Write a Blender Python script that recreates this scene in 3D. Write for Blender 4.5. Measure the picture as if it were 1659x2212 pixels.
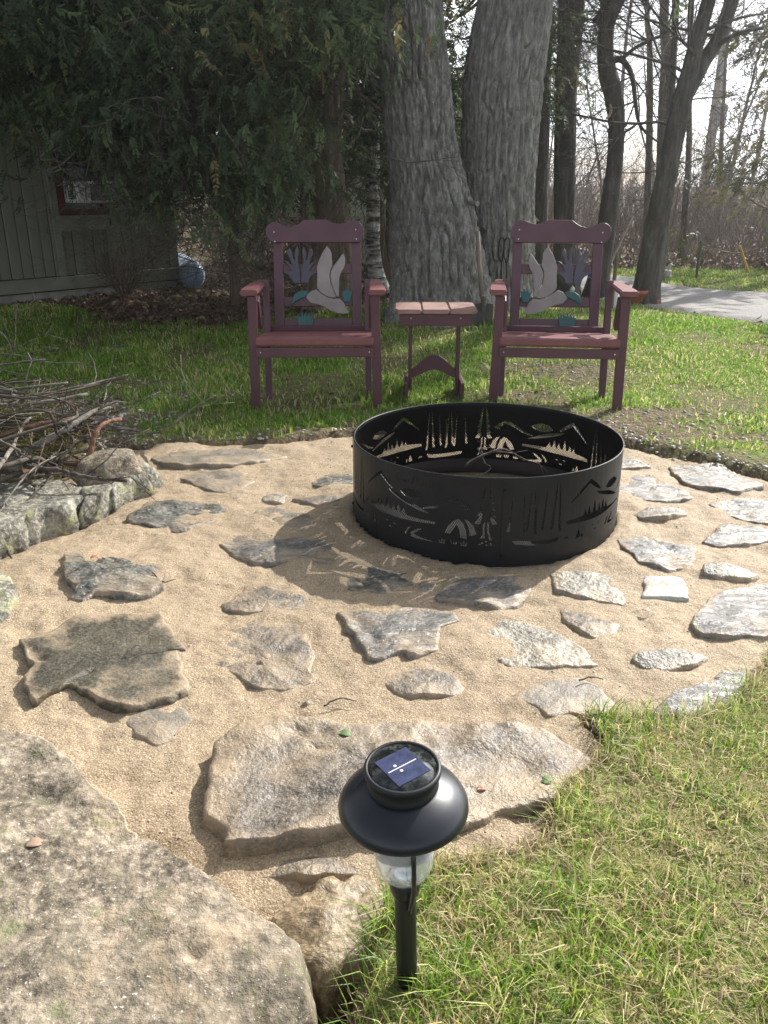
import bpy, bmesh, math, random
import numpy as np
from mathutils import Vector, Matrix
from mathutils.geometry import delaunay_2d_cdt
R = math.radians
random.seed(7); rng = np.random.default_rng(7)
for o in list(bpy.data.objects): bpy.data.objects.remove(o)
scn = bpy.context.scene; col = scn.collection
# ------------------------------------------------------------------ camera, sky, sun
CAM_H = 1.14; PITCH = R(21.5); F = 1789.0
cam_d = bpy.data.cameras.new('camera'); cam = bpy.data.objects.new('camera', cam_d); col.objects.link(cam)
cam.location = (0, 0, CAM_H); cam.rotation_euler = (R(90) - PITCH, 0, 0)
cam_d.sensor_fit = 'VERTICAL'; cam_d.sensor_height = 36.0; cam_d.lens = 36.0 * F / 2212
cam_d.clip_start = 0.05; cam_d.clip_end = 2000
scn.camera = cam
SUN_AZ = 43.0; SUN_EL = 36.5          # azimuth to the right of the view direction
w = bpy.data.worlds.new('World'); scn.world = w; w.use_nodes = True
nt = w.node_tree; nt.nodes.clear()
wo = nt.nodes.new('ShaderNodeOutputWorld'); bg = nt.nodes.new('ShaderNodeBackground')
sky = nt.nodes.new('ShaderNodeTexSky'); sky.sky_type = 'NISHITA'; sky.sun_disc = False
sky.sun_elevation = R(SUN_EL); sky.sun_rotation = R(SUN_AZ); sky.dust_density = 2.0; sky.air_density = 1.0
tc = nt.nodes.new('ShaderNodeTexCoord'); cn = nt.nodes.new('ShaderNodeTexNoise')
mp = nt.nodes.new('ShaderNodeMapping'); mp.inputs['Scale'].default_value = (1, 1, 3.2)
cn.inputs['Scale'].default_value = 3.0; cn.inputs['Detail'].default_value = 6
cr = nt.nodes.new('ShaderNodeValToRGB'); cr.color_ramp.elements[0].position = .34; cr.color_ramp.elements[1].position = .54
mx = nt.nodes.new('ShaderNodeMix'); mx.data_type = 'RGBA'
nt.links.new(tc.outputs['Generated'], mp.inputs['Vector']); nt.links.new(mp.outputs[0], cn.inputs['Vector'])
nt.links.new(cn.outputs['Fac'], cr.inputs['Fac']); nt.links.new(cr.outputs['Color'], mx.inputs['Factor'])
nt.links.new(sky.outputs[0], mx.inputs['A']); bw = nt.nodes.new('ShaderNodeRGBToBW'); nt.links.new(sky.outputs[0], bw.inputs[0])
vm = nt.nodes.new('ShaderNodeVectorMath'); vm.operation = 'SCALE'; vm.inputs[0].default_value = (2.3, 2.38, 2.5); nt.links.new(bw.outputs[0], vm.inputs['Scale'])
nt.links.new(vm.outputs[0], mx.inputs['B'])
nt.links.new(mx.outputs['Result'], bg.inputs['Color']); bg.inputs['Strength'].default_value = 0.10
nt.links.new(bg.outputs[0], wo.inputs['Surface'])
sd = bpy.data.lights.new('sun', 'SUN'); sun = bpy.data.objects.new('sun', sd); col.objects.link(sun)
sd.energy = 5.0; sd.angle = R(0.5); sd.color = (1, .955, .89)
sv = Vector((math.sin(R(SUN_AZ)) * math.cos(R(SUN_EL)), math.cos(R(SUN_AZ)) * math.cos(R(SUN_EL)), math.sin(R(SUN_EL))))
sun.rotation_euler = sv.to_track_quat('Z', 'Y').to_euler(); sun.location = sv * 30
scn.view_settings.view_transform = 'Standard'; scn.view_settings.look = 'None'
scn.view_settings.exposure = 0.8; scn.view_settings.gamma = 1; scn.view_settings.use_curve_mapping = False
scn.render.engine = 'CYCLES'
scn.cycles.max_bounces = 8; scn.cycles.transparent_max_bounces = 8

# ------------------------------------------------------------------ helpers
def ray(px, py):
    a = (px - 829.5) / F; b = (1106 - py) / F
    return np.array([a, b * math.sin(PITCH) + math.cos(PITCH), b * math.cos(PITCH) - math.sin(PITCH)])
def D(px, py, z=0.0):
    d = ray(px, py); return d * ((z - CAM_H) / d[2]) + np.array([0, 0, CAM_H])
def W(px, py, Y):
    d = ray(px, py); return d * (Y / d[1]) + np.array([0, 0, CAM_H])
def pxm(px, py, Y, wpx):               # width in metres of wpx photo pixels at plane Y
    d = ray(px, py); return wpx / F * (Y / d[1])
def c2(x, y): return (x * .5, 921.6 + y * .5)
def c3(x, y): return (691.2 + x * .5833, 1094.4 + y * .5833)
def c4(x, y): return (x * .5, 1497.6 + y * .5)

def _h(ix, iy, iz, s):
    n = (ix.astype(np.int64) * 374761393 + iy.astype(np.int64) * 668265263 + iz.astype(np.int64) * 2147483647 + s * 974634777) & 0xFFFFFFFF
    n = ((n ^ (n >> 13)) * 1274126177) & 0xFFFFFFFF
    return ((n ^ (n >> 16)) & 0xFFFF) / 65535.0
def noise(x, y, z=0., s=0):
    x, y, z = np.broadcast_arrays(np.asarray(x, float), np.asarray(y, float), np.asarray(z, float))
    ix, iy, iz = np.floor(x), np.floor(y), np.floor(z); fx, fy, fz = x - ix, y - iy, z - iz
    ix, iy, iz = ix.astype(np.int64), iy.astype(np.int64), iz.astype(np.int64)
    u, v, t = fx * fx * (3 - 2 * fx), fy * fy * (3 - 2 * fy), fz * fz * (3 - 2 * fz)
    def l(a, b, k): return a + (b - a) * k
    x0 = l(l(_h(ix, iy, iz, s), _h(ix + 1, iy, iz, s), u), l(_h(ix, iy + 1, iz, s), _h(ix + 1, iy + 1, iz, s), u), v)
    x1 = l(l(_h(ix, iy, iz + 1, s), _h(ix + 1, iy, iz + 1, s), u), l(_h(ix, iy + 1, iz + 1, s), _h(ix + 1, iy + 1, iz + 1, s), u), v)
    return l(x0, x1, t) * 2 - 1
def fbm(x, y, z=0., s=0, o=4):
    a = 1.0; t = 0; f = 1.0
    for i in range(o):
        t = t + a * noise(np.asarray(x) * f, np.asarray(y) * f, np.asarray(z) * f, s + i * 17); a *= .5; f *= 2.03
    return t
def inpoly(x, y, poly):
    x = np.asarray(x, float); y = np.asarray(y, float); c = np.zeros(x.shape, bool); n = len(poly)
    for i in range(n):
        x0, y0 = poly[i][:2]; x1, y1 = poly[i - 1][:2]
        if y0 == y1: continue
        k = ((y0 > y) != (y1 > y)) & (x < (x1 - x0) * (y - y0) / (y1 - y0) + x0); c ^= k
    return c
def sdist(x, y, poly):                 # signed distance, positive inside
    x = np.asarray(x, float); y = np.asarray(y, float); d = np.full(x.shape, 1e9); n = len(poly)
    for i in range(n):
        ax, ay = poly[i - 1][:2]; bx, by = poly[i][:2]; ex, ey = bx - ax, by - ay
        L = ex * ex + ey * ey + 1e-12
        t = np.clip(((x - ax) * ex + (y - ay) * ey) / L, 0, 1)
        d = np.minimum(d, np.hypot(x - ax - t * ex, y - ay - t * ey))
    return np.where(inpoly(x, y, poly), d, -d)
def sstep(a, b, x):
    t = np.clip((x - a) / (b - a), 0, 1); return t * t * (3 - 2 * t)

def tag(o, label=None, cat=None, group=None, kind=None):
    if label: o['label'] = label
    if cat: o['category'] = cat
    if group: o['group'] = group
    if kind: o['kind'] = kind
    return o
def empty(name, loc=(0, 0, 0), rz=0., **k):
    o = bpy.data.objects.new(name, None); col.objects.link(o); o.location = tuple(loc); o.rotation_euler = (0, 0, rz)
    o.empty_display_size = .1
    return tag(o, **k)
def mkmesh(name, V, Fc, mat, smooth=False, attr=None):
    """V (n,3); Fc: list of index lists, or an (m,k) int array, or a list of such arrays"""
    me = bpy.data.meshes.new(name); V = np.asarray(V, np.float32).reshape(-1, 3)
    if isinstance(Fc, np.ndarray): Fc = [Fc]
    if len(Fc) and isinstance(Fc[0], np.ndarray):
        idx = np.concatenate([f.reshape(-1) for f in Fc]).astype(np.int32)
        cnt = np.concatenate([np.full(len(f), f.shape[1]) for f in Fc]).astype(np.int32)
    else:
        cnt = np.array([len(f) for f in Fc], np.int32); idx = np.array([i for f in Fc for i in f], np.int32)
    me.vertices.add(len(V)); me.vertices.foreach_set('co', V.ravel())
    me.loops.add(len(idx)); me.loops.foreach_set('vertex_index', idx)
    me.polygons.add(len(cnt)); st = np.concatenate([[0], np.cumsum(cnt)[:-1]]).astype(np.int32)
    me.polygons.foreach_set('loop_start', st)
    try: me.polygons.foreach_set('loop_total', cnt)
    except Exception: pass
    if smooth: me.polygons.foreach_set('use_smooth', np.ones(len(cnt), bool))
    if attr:
        for k, a in attr.items():
            at = me.attributes.new(k, 'FLOAT', 'POINT'); at.data.foreach_set('value', np.asarray(a, np.float32))
    me.update(calc_edges=True)
    if mat: me.materials.append(mat)
    return me
def mk(name, V, Fc, mat, parent=None, smooth=False, attr=None, origin=None, local=False):
    V = np.asarray(V, float).reshape(-1, 3)
    if origin is not None: V = V - np.asarray(origin, float)
    o = bpy.data.objects.new(name, mkmesh(name, V, Fc, mat, smooth, attr)); col.objects.link(o)
    if origin is not None: o.location = tuple(origin)
    if parent: o.parent = parent
    return o
def flat(o): o.data.polygons.foreach_set('use_smooth', np.zeros(len(o.data.polygons), bool)); o.data.update()
class MB:                               # mesh collector
    def __init__(s): s.V = []; s.Q = []; s.T = []; s.P = []; s.n = 0
    def add(s, V, quads=None, tris=None, polys=None):
        V = np.asarray(V, float).reshape(-1, 3)
        if quads is not None and len(quads): s.Q.append(np.asarray(quads, int).reshape(-1, 4) + s.n)
        if tris is not None and len(tris): s.T.append(np.asarray(tris, int).reshape(-1, 3) + s.n)
        if polys is not None: s.P += [np.array([[i + s.n for i in p]]) for p in polys]
        s.V.append(V); s.n += len(V)
    def box(s, c, d, rot=None):
        d = np.array(d) / 2; v = np.array([[x, y, z] for x in (-1, 1) for y in (-1, 1) for z in (-1, 1)], float) * d
        if rot is not None: v = v @ np.array(rot).T
        s.add(v + np.array(c), quads=[[0, 1, 3, 2], [4, 6, 7, 5], [0, 4, 5, 1], [2, 3, 7, 6], [0, 2, 6, 4], [1, 5, 7, 3]])
    def tube(s, pts, rad, n=6, cap=True):
        pts = np.asarray(pts, float); m = len(pts); rad = np.broadcast_to(np.asarray(rad, float), (m,))
        t = np.gradient(pts, axis=0); t /= np.linalg.norm(t, axis=1)[:, None] + 1e-12
        ref = np.array([0, 0, 1.]) if abs(t[:, 2]).mean() < .8 else np.array([1., 0, 0])
        a = np.cross(t, ref); a /= np.linalg.norm(a, axis=1)[:, None] + 1e-12; b = np.cross(t, a)
        th = np.arange(n) / n * 2 * math.pi
        V = pts[:, None] + rad[:, None, None] * (np.cos(th)[None, :, None] * a[:, None] + np.sin(th)[None, :, None] * b[:, None])
        i = np.arange(m - 1)[:, None] * n; j = np.arange(n)[None]
        q = np.stack([i + j, i + (j + 1) % n, i + n + (j + 1) % n, i + n + j], -1).reshape(-1, 4)
        s.add(V, quads=q, polys=[list(range(n))[::-1], list(range((m - 1) * n, m * n))] if cap else None)
    def lathe(s, prof, n=32, c=(0, 0, 0), close=True):
        prof = np.asarray(prof, float); m = len(prof); th = np.arange(n) / n * 2 * math.pi
        V = np.stack([prof[:, 0][:, None] * np.cos(th), prof[:, 0][:, None] * np.sin(th), np.repeat(prof[:, 1][:, None], n, 1)], -1) + np.array(c)
        i = np.arange(m - 1)[:, None] * n; j = np.arange(n)[None]
        q = np.stack([i + j, i + (j + 1) % n, i + n + (j + 1) % n, i + n + j], -1).reshape(-1, 4)
        s.add(V, quads=q, polys=[list(range(n))[::-1], list(range((m - 1) * n, m * n))] if close else None)
    def build(s, name, mat, parent=None, smooth=False, origin=None):
        o = mk(name, np.concatenate(s.V), s.T + s.Q + s.P, mat, parent, smooth, origin=origin)
        if not smooth: flat(o)
        return o
def segs(P0, P1, r0, r1, n=3):          # many independent tapered segments at once
    P0 = np.asarray(P0, float); P1 = np.asarray(P1, float); t = P1 - P0; L = np.linalg.norm(t, axis=1)[:, None] + 1e-9; t = t / L
    ref = np.where(np.abs(t[:, 2:3]) < .8, np.array([[0, 0, 1.]]), np.array([[1., 0, 0]]))
    a = np.cross(t, ref); a /= np.linalg.norm(a, axis=1)[:, None]; b = np.cross(t, a)
    th = np.arange(n) / n * 2 * math.pi; r0 = np.broadcast_to(r0, (len(P0),)); r1 = np.broadcast_to(r1, (len(P0),))
    cs = np.cos(th)[None, :, None] * a[:, None] + np.sin(th)[None, :, None] * b[:, None]
    V = np.concatenate([P0[:, None] + cs * r0[:, None, None], P1[:, None] + cs * r1[:, None, None]], 1)
    k = np.arange(len(P0))[:, None, None] * 2 * n; j = np.arange(n)
    q = np.stack([j, (j + 1) % n, (j + 1) % n + n, j + n], -1)[None] + k
    return V.reshape(-1, 3), q.reshape(-1, 4)
def catmull(pts, k=6):
    pts = np.asarray(pts, float); P = np.vstack([2 * pts[0] - pts[1], pts, 2 * pts[-1] - pts[-2]]); out = []
    for i in range(1, len(P) - 2):
        for t in np.arange(k) / k:
            out.append(.5 * ((2 * P[i]) + (-P[i - 1] + P[i + 1]) * t + (2 * P[i - 1] - 5 * P[i] + 4 * P[i + 1] - P[i + 2]) * t * t + (-P[i - 1] + 3 * P[i] - 3 * P[i + 1] + P[i + 2]) * t ** 3))
    out.append(P[-2]); return np.array(out)
def bm_obj(name, bm, mat, parent=None, smooth=False):
    me = bpy.data.meshes.new(name); bmesh.ops.recalc_face_normals(bm, faces=bm.faces); bm.to_mesh(me); bm.free()
    me.materials.append(mat)
    if smooth: me.polygons.foreach_set('use_smooth', np.ones(len(me.polygons), bool))
    o = bpy.data.objects.new(name, me); col.objects.link(o)
    if parent: o.parent = parent
    return o
def board(name, c, d, mat, parent, M=None, bev=.004, segs_=2):
    bm = bmesh.new(); bmesh.ops.create_cube(bm, size=1)
    for v in bm.verts: v.co = Vector((v.co.x * d[0], v.co.y * d[1], v.co.z * d[2]))
    if bev: bmesh.ops.bevel(bm, geom=list(bm.edges), offset=bev, segments=segs_, affect='EDGES', profile=.5)
    T = Matrix.Translation(Vector(c)); bm.transform((T @ M) if M is not None else T)
    return bm_obj(name, bm, mat, parent)
def plate(name, pts, y0, th, mat, parent, M=None, bev=.002):   # outline in x,z extruded along y
    bm = bmesh.new(); vs = [bm.verts.new((p[0], y0, p[1])) for p in pts]; f = bm.faces.new(vs)
    r = bmesh.ops.extrude_face_region(bm, geom=[f])
    for e in r['geom']:
        if isinstance(e, bmesh.types.BMVert): e.co.y += th
    bmesh.ops.recalc_face_normals(bm, faces=bm.faces)
    if bev:
        es = [e for e in bm.edges if abs(e.verts[0].co.y - e.verts[1].co.y) < 1e-6]
        bmesh.ops.bevel(bm, geom=es, offset=bev, segments=1, affect='EDGES', clamp_overlap=True)
    if M is not None: bm.transform(M)
    return bm_obj(name, bm, mat, parent)
def rotx(a): return Matrix.Rotation(a, 4, 'X')

# ------------------------------------------------------------------ materials
def M_(name): 
    m = bpy.data.materials.new(name); m.use_nodes = True; return m, m.node_tree, m.node_tree.nodes['Principled BSDF']
def ramp(nt, fac, stops):
    r = nt.nodes.new('ShaderNodeValToRGB'); e = r.color_ramp.elements
    while len(e) < len(stops): e.new(.5)
    for i, (p, c) in enumerate(stops): e[i].position = p; e[i].color = (*c, 1)
    nt.links.new(fac, r.inputs['Fac']); return r.outputs['Color']
def nz(nt, scale, detail=4, rough=.55, vec=None, stretch=None, kind='noise', dist=0):
    if vec is None:
        t = nt.nodes.new('ShaderNodeTexCoord'); vec = t.outputs['Object']
    if stretch:
        m = nt.nodes.new('ShaderNodeMapping'); m.inputs['Scale'].default_value = stretch; nt.links.new(vec, m.inputs['Vector']); vec = m.outputs[0]
    if kind == 'noise':
        n = nt.nodes.new('ShaderNodeTexNoise'); n.inputs['Detail'].default_value = detail; n.inputs['Roughness'].default_value = rough; n.inputs['Distortion'].default_value = dist; out = n.outputs['Fac']
    else:
        n = nt.nodes.new('ShaderNodeTexVoronoi'); out = n.outputs['Distance']
    n.inputs['Scale'].default_value = scale; nt.links.new(vec, n.inputs['Vector']); return out
def mixc(nt, fac, a, b, mode='MIX'):
    m = nt.nodes.new('ShaderNodeMix'); m.data_type = 'RGBA'; m.blend_type = mode
    for s, v in (('Factor', fac), ('A', a), ('B', b)):
        if isinstance(v, (int, float)): m.inputs[s].default_value = v
        elif isinstance(v, tuple): m.inputs[s].default_value = (*v, 1)
        else: nt.links.new(v, m.inputs[s])
    return m.outputs['Result']
def bump(nt, bs, items):                # items: (height socket, strength, distance)
    prev = None
    for hgt, st, ds in items:
        b = nt.nodes.new('ShaderNodeBump'); b.inputs['Strength'].default_value = st; b.inputs['Distance'].default_value = ds
        nt.links.new(hgt, b.inputs['Height'])
        if prev: nt.links.new(prev, b.inputs['Normal'])
        prev = b.outputs['Normal']
    nt.links.new(prev, bs.inputs['Normal'])
def simple(name, c, rough=.5, metal=0., spec=None, noise_amt=.25, nscale=8, bumps=None, stretch=None):
    m, nt, bs = M_(name)
    a = tuple(x * (1 - noise_amt) for x in c); b = tuple(min(1, x * (1 + noise_amt)) for x in c)
    nt.links.new(ramp(nt, nz(nt, nscale, 5, stretch=stretch), [(.3, a), (.7, b)]), bs.inputs['Base Color'])
    bs.inputs['Roughness'].default_value = rough; bs.inputs['Metallic'].default_value = metal
    if spec is not None: bs.inputs['Specular IOR Level'].default_value = spec
    if bumps: bump(nt, bs, [(nz(nt, s, 4, stretch=stretch), st, d) for s, st, d in bumps])
    return m
def leafmat(name, stops, trans=.45, rough=.5, spec=.3):
    m, nt, bs = M_(name)
    at = nt.nodes.new('ShaderNodeAttribute'); at.attribute_name = 'rnd'
    c = ramp(nt, at.outputs['Fac'], stops); nt.links.new(c, bs.inputs['Base Color']); bs.inputs['Roughness'].default_value = rough
    bs.inputs['Specular IOR Level'].default_value = spec
    tr = nt.nodes.new('ShaderNodeBsdfTranslucent'); nt.links.new(c, tr.inputs['Color'])
    mx = nt.nodes.new('ShaderNodeMixShader'); mx.inputs[0].default_value = trans
    nt.links.new(bs.outputs[0], mx.inputs[1]); nt.links.new(tr.outputs[0], mx.inputs[2])
    nt.links.new(mx.outputs[0], nt.nodes['Material Output'].inputs['Surface']); return m

MAT = {}
# sand
m, nt, bs = M_('sand'); tcn = nt.nodes.new('ShaderNodeTexCoord').outputs['Object']
c = ramp(nt, nz(nt, 1.6, 6, .6, tcn), [(.33, (.22, .162, .10)), (.50, (.335, .252, .160)), (.70, (.45, .352, .234))])
c = mixc(nt, ramp(nt, nz(nt, .8, 4, .6, tcn), [(.45, (0, 0, 0)), (.60, (.6, .6, .6))]), c, (.20, .138, .088)); c = mixc(nt, .55, c, ramp(nt, nz(nt, 260, 3, .7, tcn), [(.34, (.085, .06, .038)), (.5, (.31, .235, .15)), (.65, (.66, .55, .39))]))
c = mixc(nt, ramp(nt, nz(nt, 38, 3, .5, tcn), [(.56, (0, 0, 0)), (.70, (.6, .6, .6))]), c, (.20, .135, .085))
nt.links.new(c, bs.inputs['Base Color']); bs.inputs['Roughness'].default_value = .75; bs.inputs['Specular IOR Level'].default_value = .35
bump(nt, bs, [(nz(nt, 38, 5, .65, tcn), 1., .007), (nz(nt, 240, 3, .6, tcn), 1.0, .003)]); MAT['sand'] = m
# stones
def mul05(nt, s_):
    m_ = nt.nodes.new('ShaderNodeMath'); m_.operation = 'MULTIPLY'; m_.inputs[1].default_value = .5; nt.links.new(s_, m_.inputs[0]); return m_.outputs[0]
def stonemat(name, stops, rough=.45, fine=160, grain=.5, sand=.25, lich=None, spec=.5, layer=None, bumpd=.004, met=0.):
    m, nt, bs = M_(name); v = nt.nodes.new('ShaderNodeTexCoord').outputs['Object']
    dd_ = .6 if layer else 0.
    c = ramp(nt, nz(nt, 9, 8, .65, v, stretch=layer, dist=dd_ * .6), stops)
    c = mixc(nt, grain, c, ramp(nt, nz(nt, fine, 3, .7, v), [(.32, tuple(x * .35 for x in stops[0][1])), (.5, stops[1][1]), (.7, tuple(min(.8, x * 1.6) for x in stops[-1][1]))]))
    if name == 'boulder': c = mixc(nt, ramp(nt, nz(nt, 3.5, 6, .7, v), [(.48, (0, 0, 0)), (.62, (.6, .6, .6))]), c, (.085, .078, .055)); c = mixc(nt, ramp(nt, nz(nt, 5.5, 6, .7, v, stretch=(1, 1.3, 1)), [(.56, (0, 0, 0)), (.66, (.6, .6, .6))]), c, (.50, .40, .30)); c = mixc(nt, ramp(nt, nz(nt, 150, 2, .6, v), [(.66, (0, 0, 0)), (.70, (.8, .8, .8))]), c, (.62, .58, .50))
    if lich: c = mixc(nt, ramp(nt, nz(nt, 14, 6, .7, v), [(.55, (0, 0, 0)), (.66, (.8, .8, .8))]), c, lich)
    if sand and name not in ('boulder', 'boulder_brown'):
        ra = nt.nodes.new('ShaderNodeAttribute'); ra.attribute_name = 'rim'; rm_ = nt.nodes.new('ShaderNodeMath'); rm_.operation = 'MULTIPLY_ADD'; rm_.inputs[1].default_value = .9
        nt.links.new(nz(nt, 11, 6, .7, v), rm_.inputs[0]); nt.links.new(ra.outputs['Fac'], rm_.inputs[2])
        c = mixc(nt, ramp(nt, rm_.outputs[0], [(.0, (0, 0, 0)), (.66, (0, 0, 0)), (.80, (.9, .9, .9))]) if False else ramp(nt, mul05(nt, rm_.outputs[0]), [(.62, (0, 0, 0)), (.72, (.85, .85, .85))]), c, (.33, .25, .165))
    if sand: c = mixc(nt, ramp(nt, nz(nt, 6, 7, .7, v), [(.60 - sand * .3, (0, 0, 0)), (.72 - sand * .1, (.8, .8, .8))]), c, (.34, .26, .17))
    nt.links.new(c, bs.inputs['Base Color']); bs.inputs['Roughness'].default_value = rough; bs.inputs['Specular IOR Level'].default_value = spec
    bs.inputs['Metallic'].default_value = met
    bump(nt, bs, [(nz(nt, 22, 6, .65, v, stretch=layer, dist=dd_), .9, bumpd * 2.5), (nz(nt, fine, 3, .65, v), .8, bumpd * .5)]); MAT[name] = m
stonemat('schist', [(.34, (.045, .042, .038)), (.5, (.125, .117, .105)), (.66, (.26, .245, .22))], rough=.30, fine=95, spec=.7, sand=.45, layer=(.6, 1.6, 1), bumpd=.007)
stonemat('schist_tan', [(.32, (.05, .042, .034)), (.5, (.13, .11, .086)), (.68, (.24, .205, .165))], rough=.42, fine=120, spec=.5, sand=.62, bumpd=.006)
stonemat('mossy', [(.34, (.022, .021, .014)), (.5, (.065, .058, .040)), (.68, (.145, .125, .09))], rough=.55, fine=120, spec=.4, sand=.16, grain=.45)
stonemat('rugged', [(.38, (.018, .019, .015)), (.5, (.075, .073, .058)), (.64, (.30, .28, .23))], rough=.35, fine=80, spec=.7, sand=.25, layer=(.5, 2.2, 1), bumpd=.008)
stonemat('quartz', [(.32, (.09, .08, .062)), (.5, (.21, .19, .15)), (.68, (.38, .35, .29))], rough=.38, fine=90, spec=.6, sand=.42, grain=.4, bumpd=.007)
stonemat('slate_tan', [(.3, (.10, .085, .065)), (.5, (.17, .148, .115)), (.7, (.25, .22, .18))], rough=.5, fine=200, spec=.5, sand=.5, grain=.4)
stonemat('boulder', [(.38, (.055, .047, .036)), (.5, (.215, .178, .132)), (.62, (.42, .35, .265))], rough=.8, fine=60, spec=.2, sand=.2, grain=.42, lich=(.16, .17, .085), bumpd=.006)
stonemat('boulder_brown', [(.34, (.07, .052, .03)), (.5, (.21, .155, .09)), (.68, (.37, .29, .18))], rough=.5, fine=90, spec=.5, sand=.1, layer=(1, 1, .6))
stonemat('ledge', [(.38, (.05, .046, .034)), (.5, (.15, .14, .11)), (.63, (.40, .38, .32))], rough=.75, fine=70, spec=.3, sand=.0, grain=.45, lich=(.33, .33, .15), bumpd=.007)
# banded quartz paver
m, nt, bs = M_('banded_quartz'); v = nt.nodes.new('ShaderNodeTexCoord').outputs['Object']
sx = nt.nodes.new('ShaderNodeSeparateXYZ'); nt.links.new(v, sx.inputs[0])
ad = nt.nodes.new('ShaderNodeMath'); ad.operation = 'MULTIPLY_ADD'; ad.inputs[1].default_value = 8.; nt.links.new(sx.outputs['Y'], ad.inputs[0])
n2 = nt.nodes.new('ShaderNodeMath'); n2.operation = 'MULTIPLY_ADD'; n2.inputs[1].default_value = .35; n2.inputs[2].default_value = .28; nt.links.new(nz(nt, 14, 5, .6, v), n2.inputs[0]); nt.links.new(n2.outputs[0], ad.inputs[2])
c = ramp(nt, ad.outputs[0], [(.25, (.42, .40, .35)), (.42, (.40, .36, .29)), (.50, (.36, .21, .09)), (.58, (.40, .31, .2)), (.68, (.34, .32, .30)), (.9, (.40, .385, .36))])
nt.links.new(mixc(nt, .3, c, ramp(nt, nz(nt, 90, 4, .6, v), [(.3, (.2, .19, .17)), (.7, (.55, .53, .5))])), bs.inputs['Base Color']); bs.inputs['Roughness'].default_value = .4
bump(nt, bs, [(nz(nt, 40, 5, .6, v), .8, .006)]); MAT['banded_quartz'] = m
# ground
m, nt, bs = M_('ground'); v = nt.nodes.new('ShaderNodeTexCoord').outputs['Object']
at = nt.nodes.new('ShaderNodeAttribute'); at.attribute_name = 'grass'
soil = ramp(nt, nz(nt, 30, 6, .7, v), [(.3, (.06, .045, .03)), (.5, (.15, .115, .075)), (.7, (.27, .22, .15))])
gr = ramp(nt, nz(nt, 18, 6, .7, v), [(.3, (.06, .09, .02)), (.5, (.15, .20, .045)), (.7, (.30, .30, .11))])
nt.links.new(mixc(nt, at.outputs['Fac'], soil, gr), bs.inputs['Base Color']); bs.inputs['Roughness'].default_value = .95; bs.inputs['Specular IOR Level'].default_value = .1
bump(nt, bs, [(nz(nt, 40, 5, .6, v), 1, .03)]); MAT['ground'] = m
m, nt, bs = M_('gravel_road'); v = nt.nodes.new('ShaderNodeTexCoord').outputs['Object']
c = ramp(nt, nz(nt, 120, 3, .7, v), [(.3, (.12, .11, .11)), (.5, (.25, .24, .235)), (.7, (.44, .43, .41))])
c = mixc(nt, ramp(nt, nz(nt, .9, 5, .6, v), [(.5, (0, 0, 0)), (.7, (.6, .6, .6))]), c, (.36, .32, .27))
nt.links.new(c, bs.inputs['Base Color']); bs.inputs['Roughness'].default_value = .9
bump(nt, bs, [(nz(nt, 90, 4, .6, v), 1, .012)]); MAT['gravel'] = m
m, nt, bs = M_('pebble'); at = nt.nodes.new('ShaderNodeAttribute'); at.attribute_name = 'rnd'
nt.links.new(ramp(nt, at.outputs['Fac'], [(0, (.12, .11, .10)), (.4, (.27, .25, .22)), (.8, (.40, .37, .33)), (1, (.6, .57, .52))]), bs.inputs['Base Color']); bs.inputs['Roughness'].default_value = .6; MAT['pebble'] = m
# wood, paint, metal
def paint(name, c, rough=.45, worn=True):
    m, nt, bs = M_(name); v = nt.nodes.new('ShaderNodeTexCoord').outputs['Object']
    a = ramp(nt, nz(nt, 6, 6, .6, v), [(.3, tuple(x * .8 for x in c)), (.7, tuple(x * 1.2 for x in c))])
    if worn: a = mixc(nt, ramp(nt, nz(nt, 30, 8, .75, v, stretch=(.35, 1, 1)), [(.62, (0, 0, 0)), (.72, (.7, .7, .7))]), a, tuple(x * .45 for x in c))
    nt.links.new(a, bs.inputs['Base Color']); bs.inputs['Roughness'].default_value = rough
    bump(nt, bs, [(nz(nt, 60, 5, .6, v, stretch=(.2, 1, 1)), .25, .002)]); MAT[name] = m
paint('maroon', (.088, .033, .046), .45); paint('maroon_top', (.175, .062, .062), .5)
paint('sunlit_tan_top', (.30, .185, .155), .55); paint('beige', (.27, .235, .225), .6, False); paint('slate_blue', (.065, .058, .085), .5, False); paint('teal', (.022, .10, .10), .5, False)  # table top tan is paler than its paint: sunlight put into the colour
MAT['edge'] = simple('plywood_edge', (.05, .04, .035), .8)
MAT['screw'] = simple('screw', (.6, .6, .62), .3, 1.0)
MAT['black_steel'] = simple('black_steel', (.007, .008, .010), .45, .0, .3, .5, 5, [(9, .08, .01), (160, .1, .001)])
MAT['ring_inner'] = simple('ring_inner', (.022, .013, .011), .6, .2, .4, .5, 7, [(60, .2, .002)])
MAT['screen'] = simple('spark_screen', (.010, .009, .008), .8, 0, .1, .3, 60)
MAT['black_plastic'] = simple('black_plastic', (.010, .012, .017), .33, 0, .5, .3, 12, [(14, .04, .004)])
MAT['black_plastic_matte'] = simple('black_plastic_matte', (.012, .013, .015), .5, 0, .4, .3, 12, [(300, .1, .001)])
m, nt, bs = M_('clear_plastic'); bs.inputs['Base Color'].default_value = (.93, .95, .95, 1); bs.inputs['Roughness'].default_value = .08
bs.inputs['Transmission Weight'].default_value = .82; bs.inputs['IOR'].default_value = 1.30; MAT['clear'] = m
MAT['reflector'] = simple('reflector', (.75, .76, .78), .18, .9, None, .05, 10)
m, nt, bs = M_('solar_cell'); v = nt.nodes.new('ShaderNodeTexCoord').outputs['Object']
c = ramp(nt, nz(nt, 60, 6, .7, v), [(.35, (.012, .016, .05)), (.65, (.04, .05, .12))])
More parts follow.
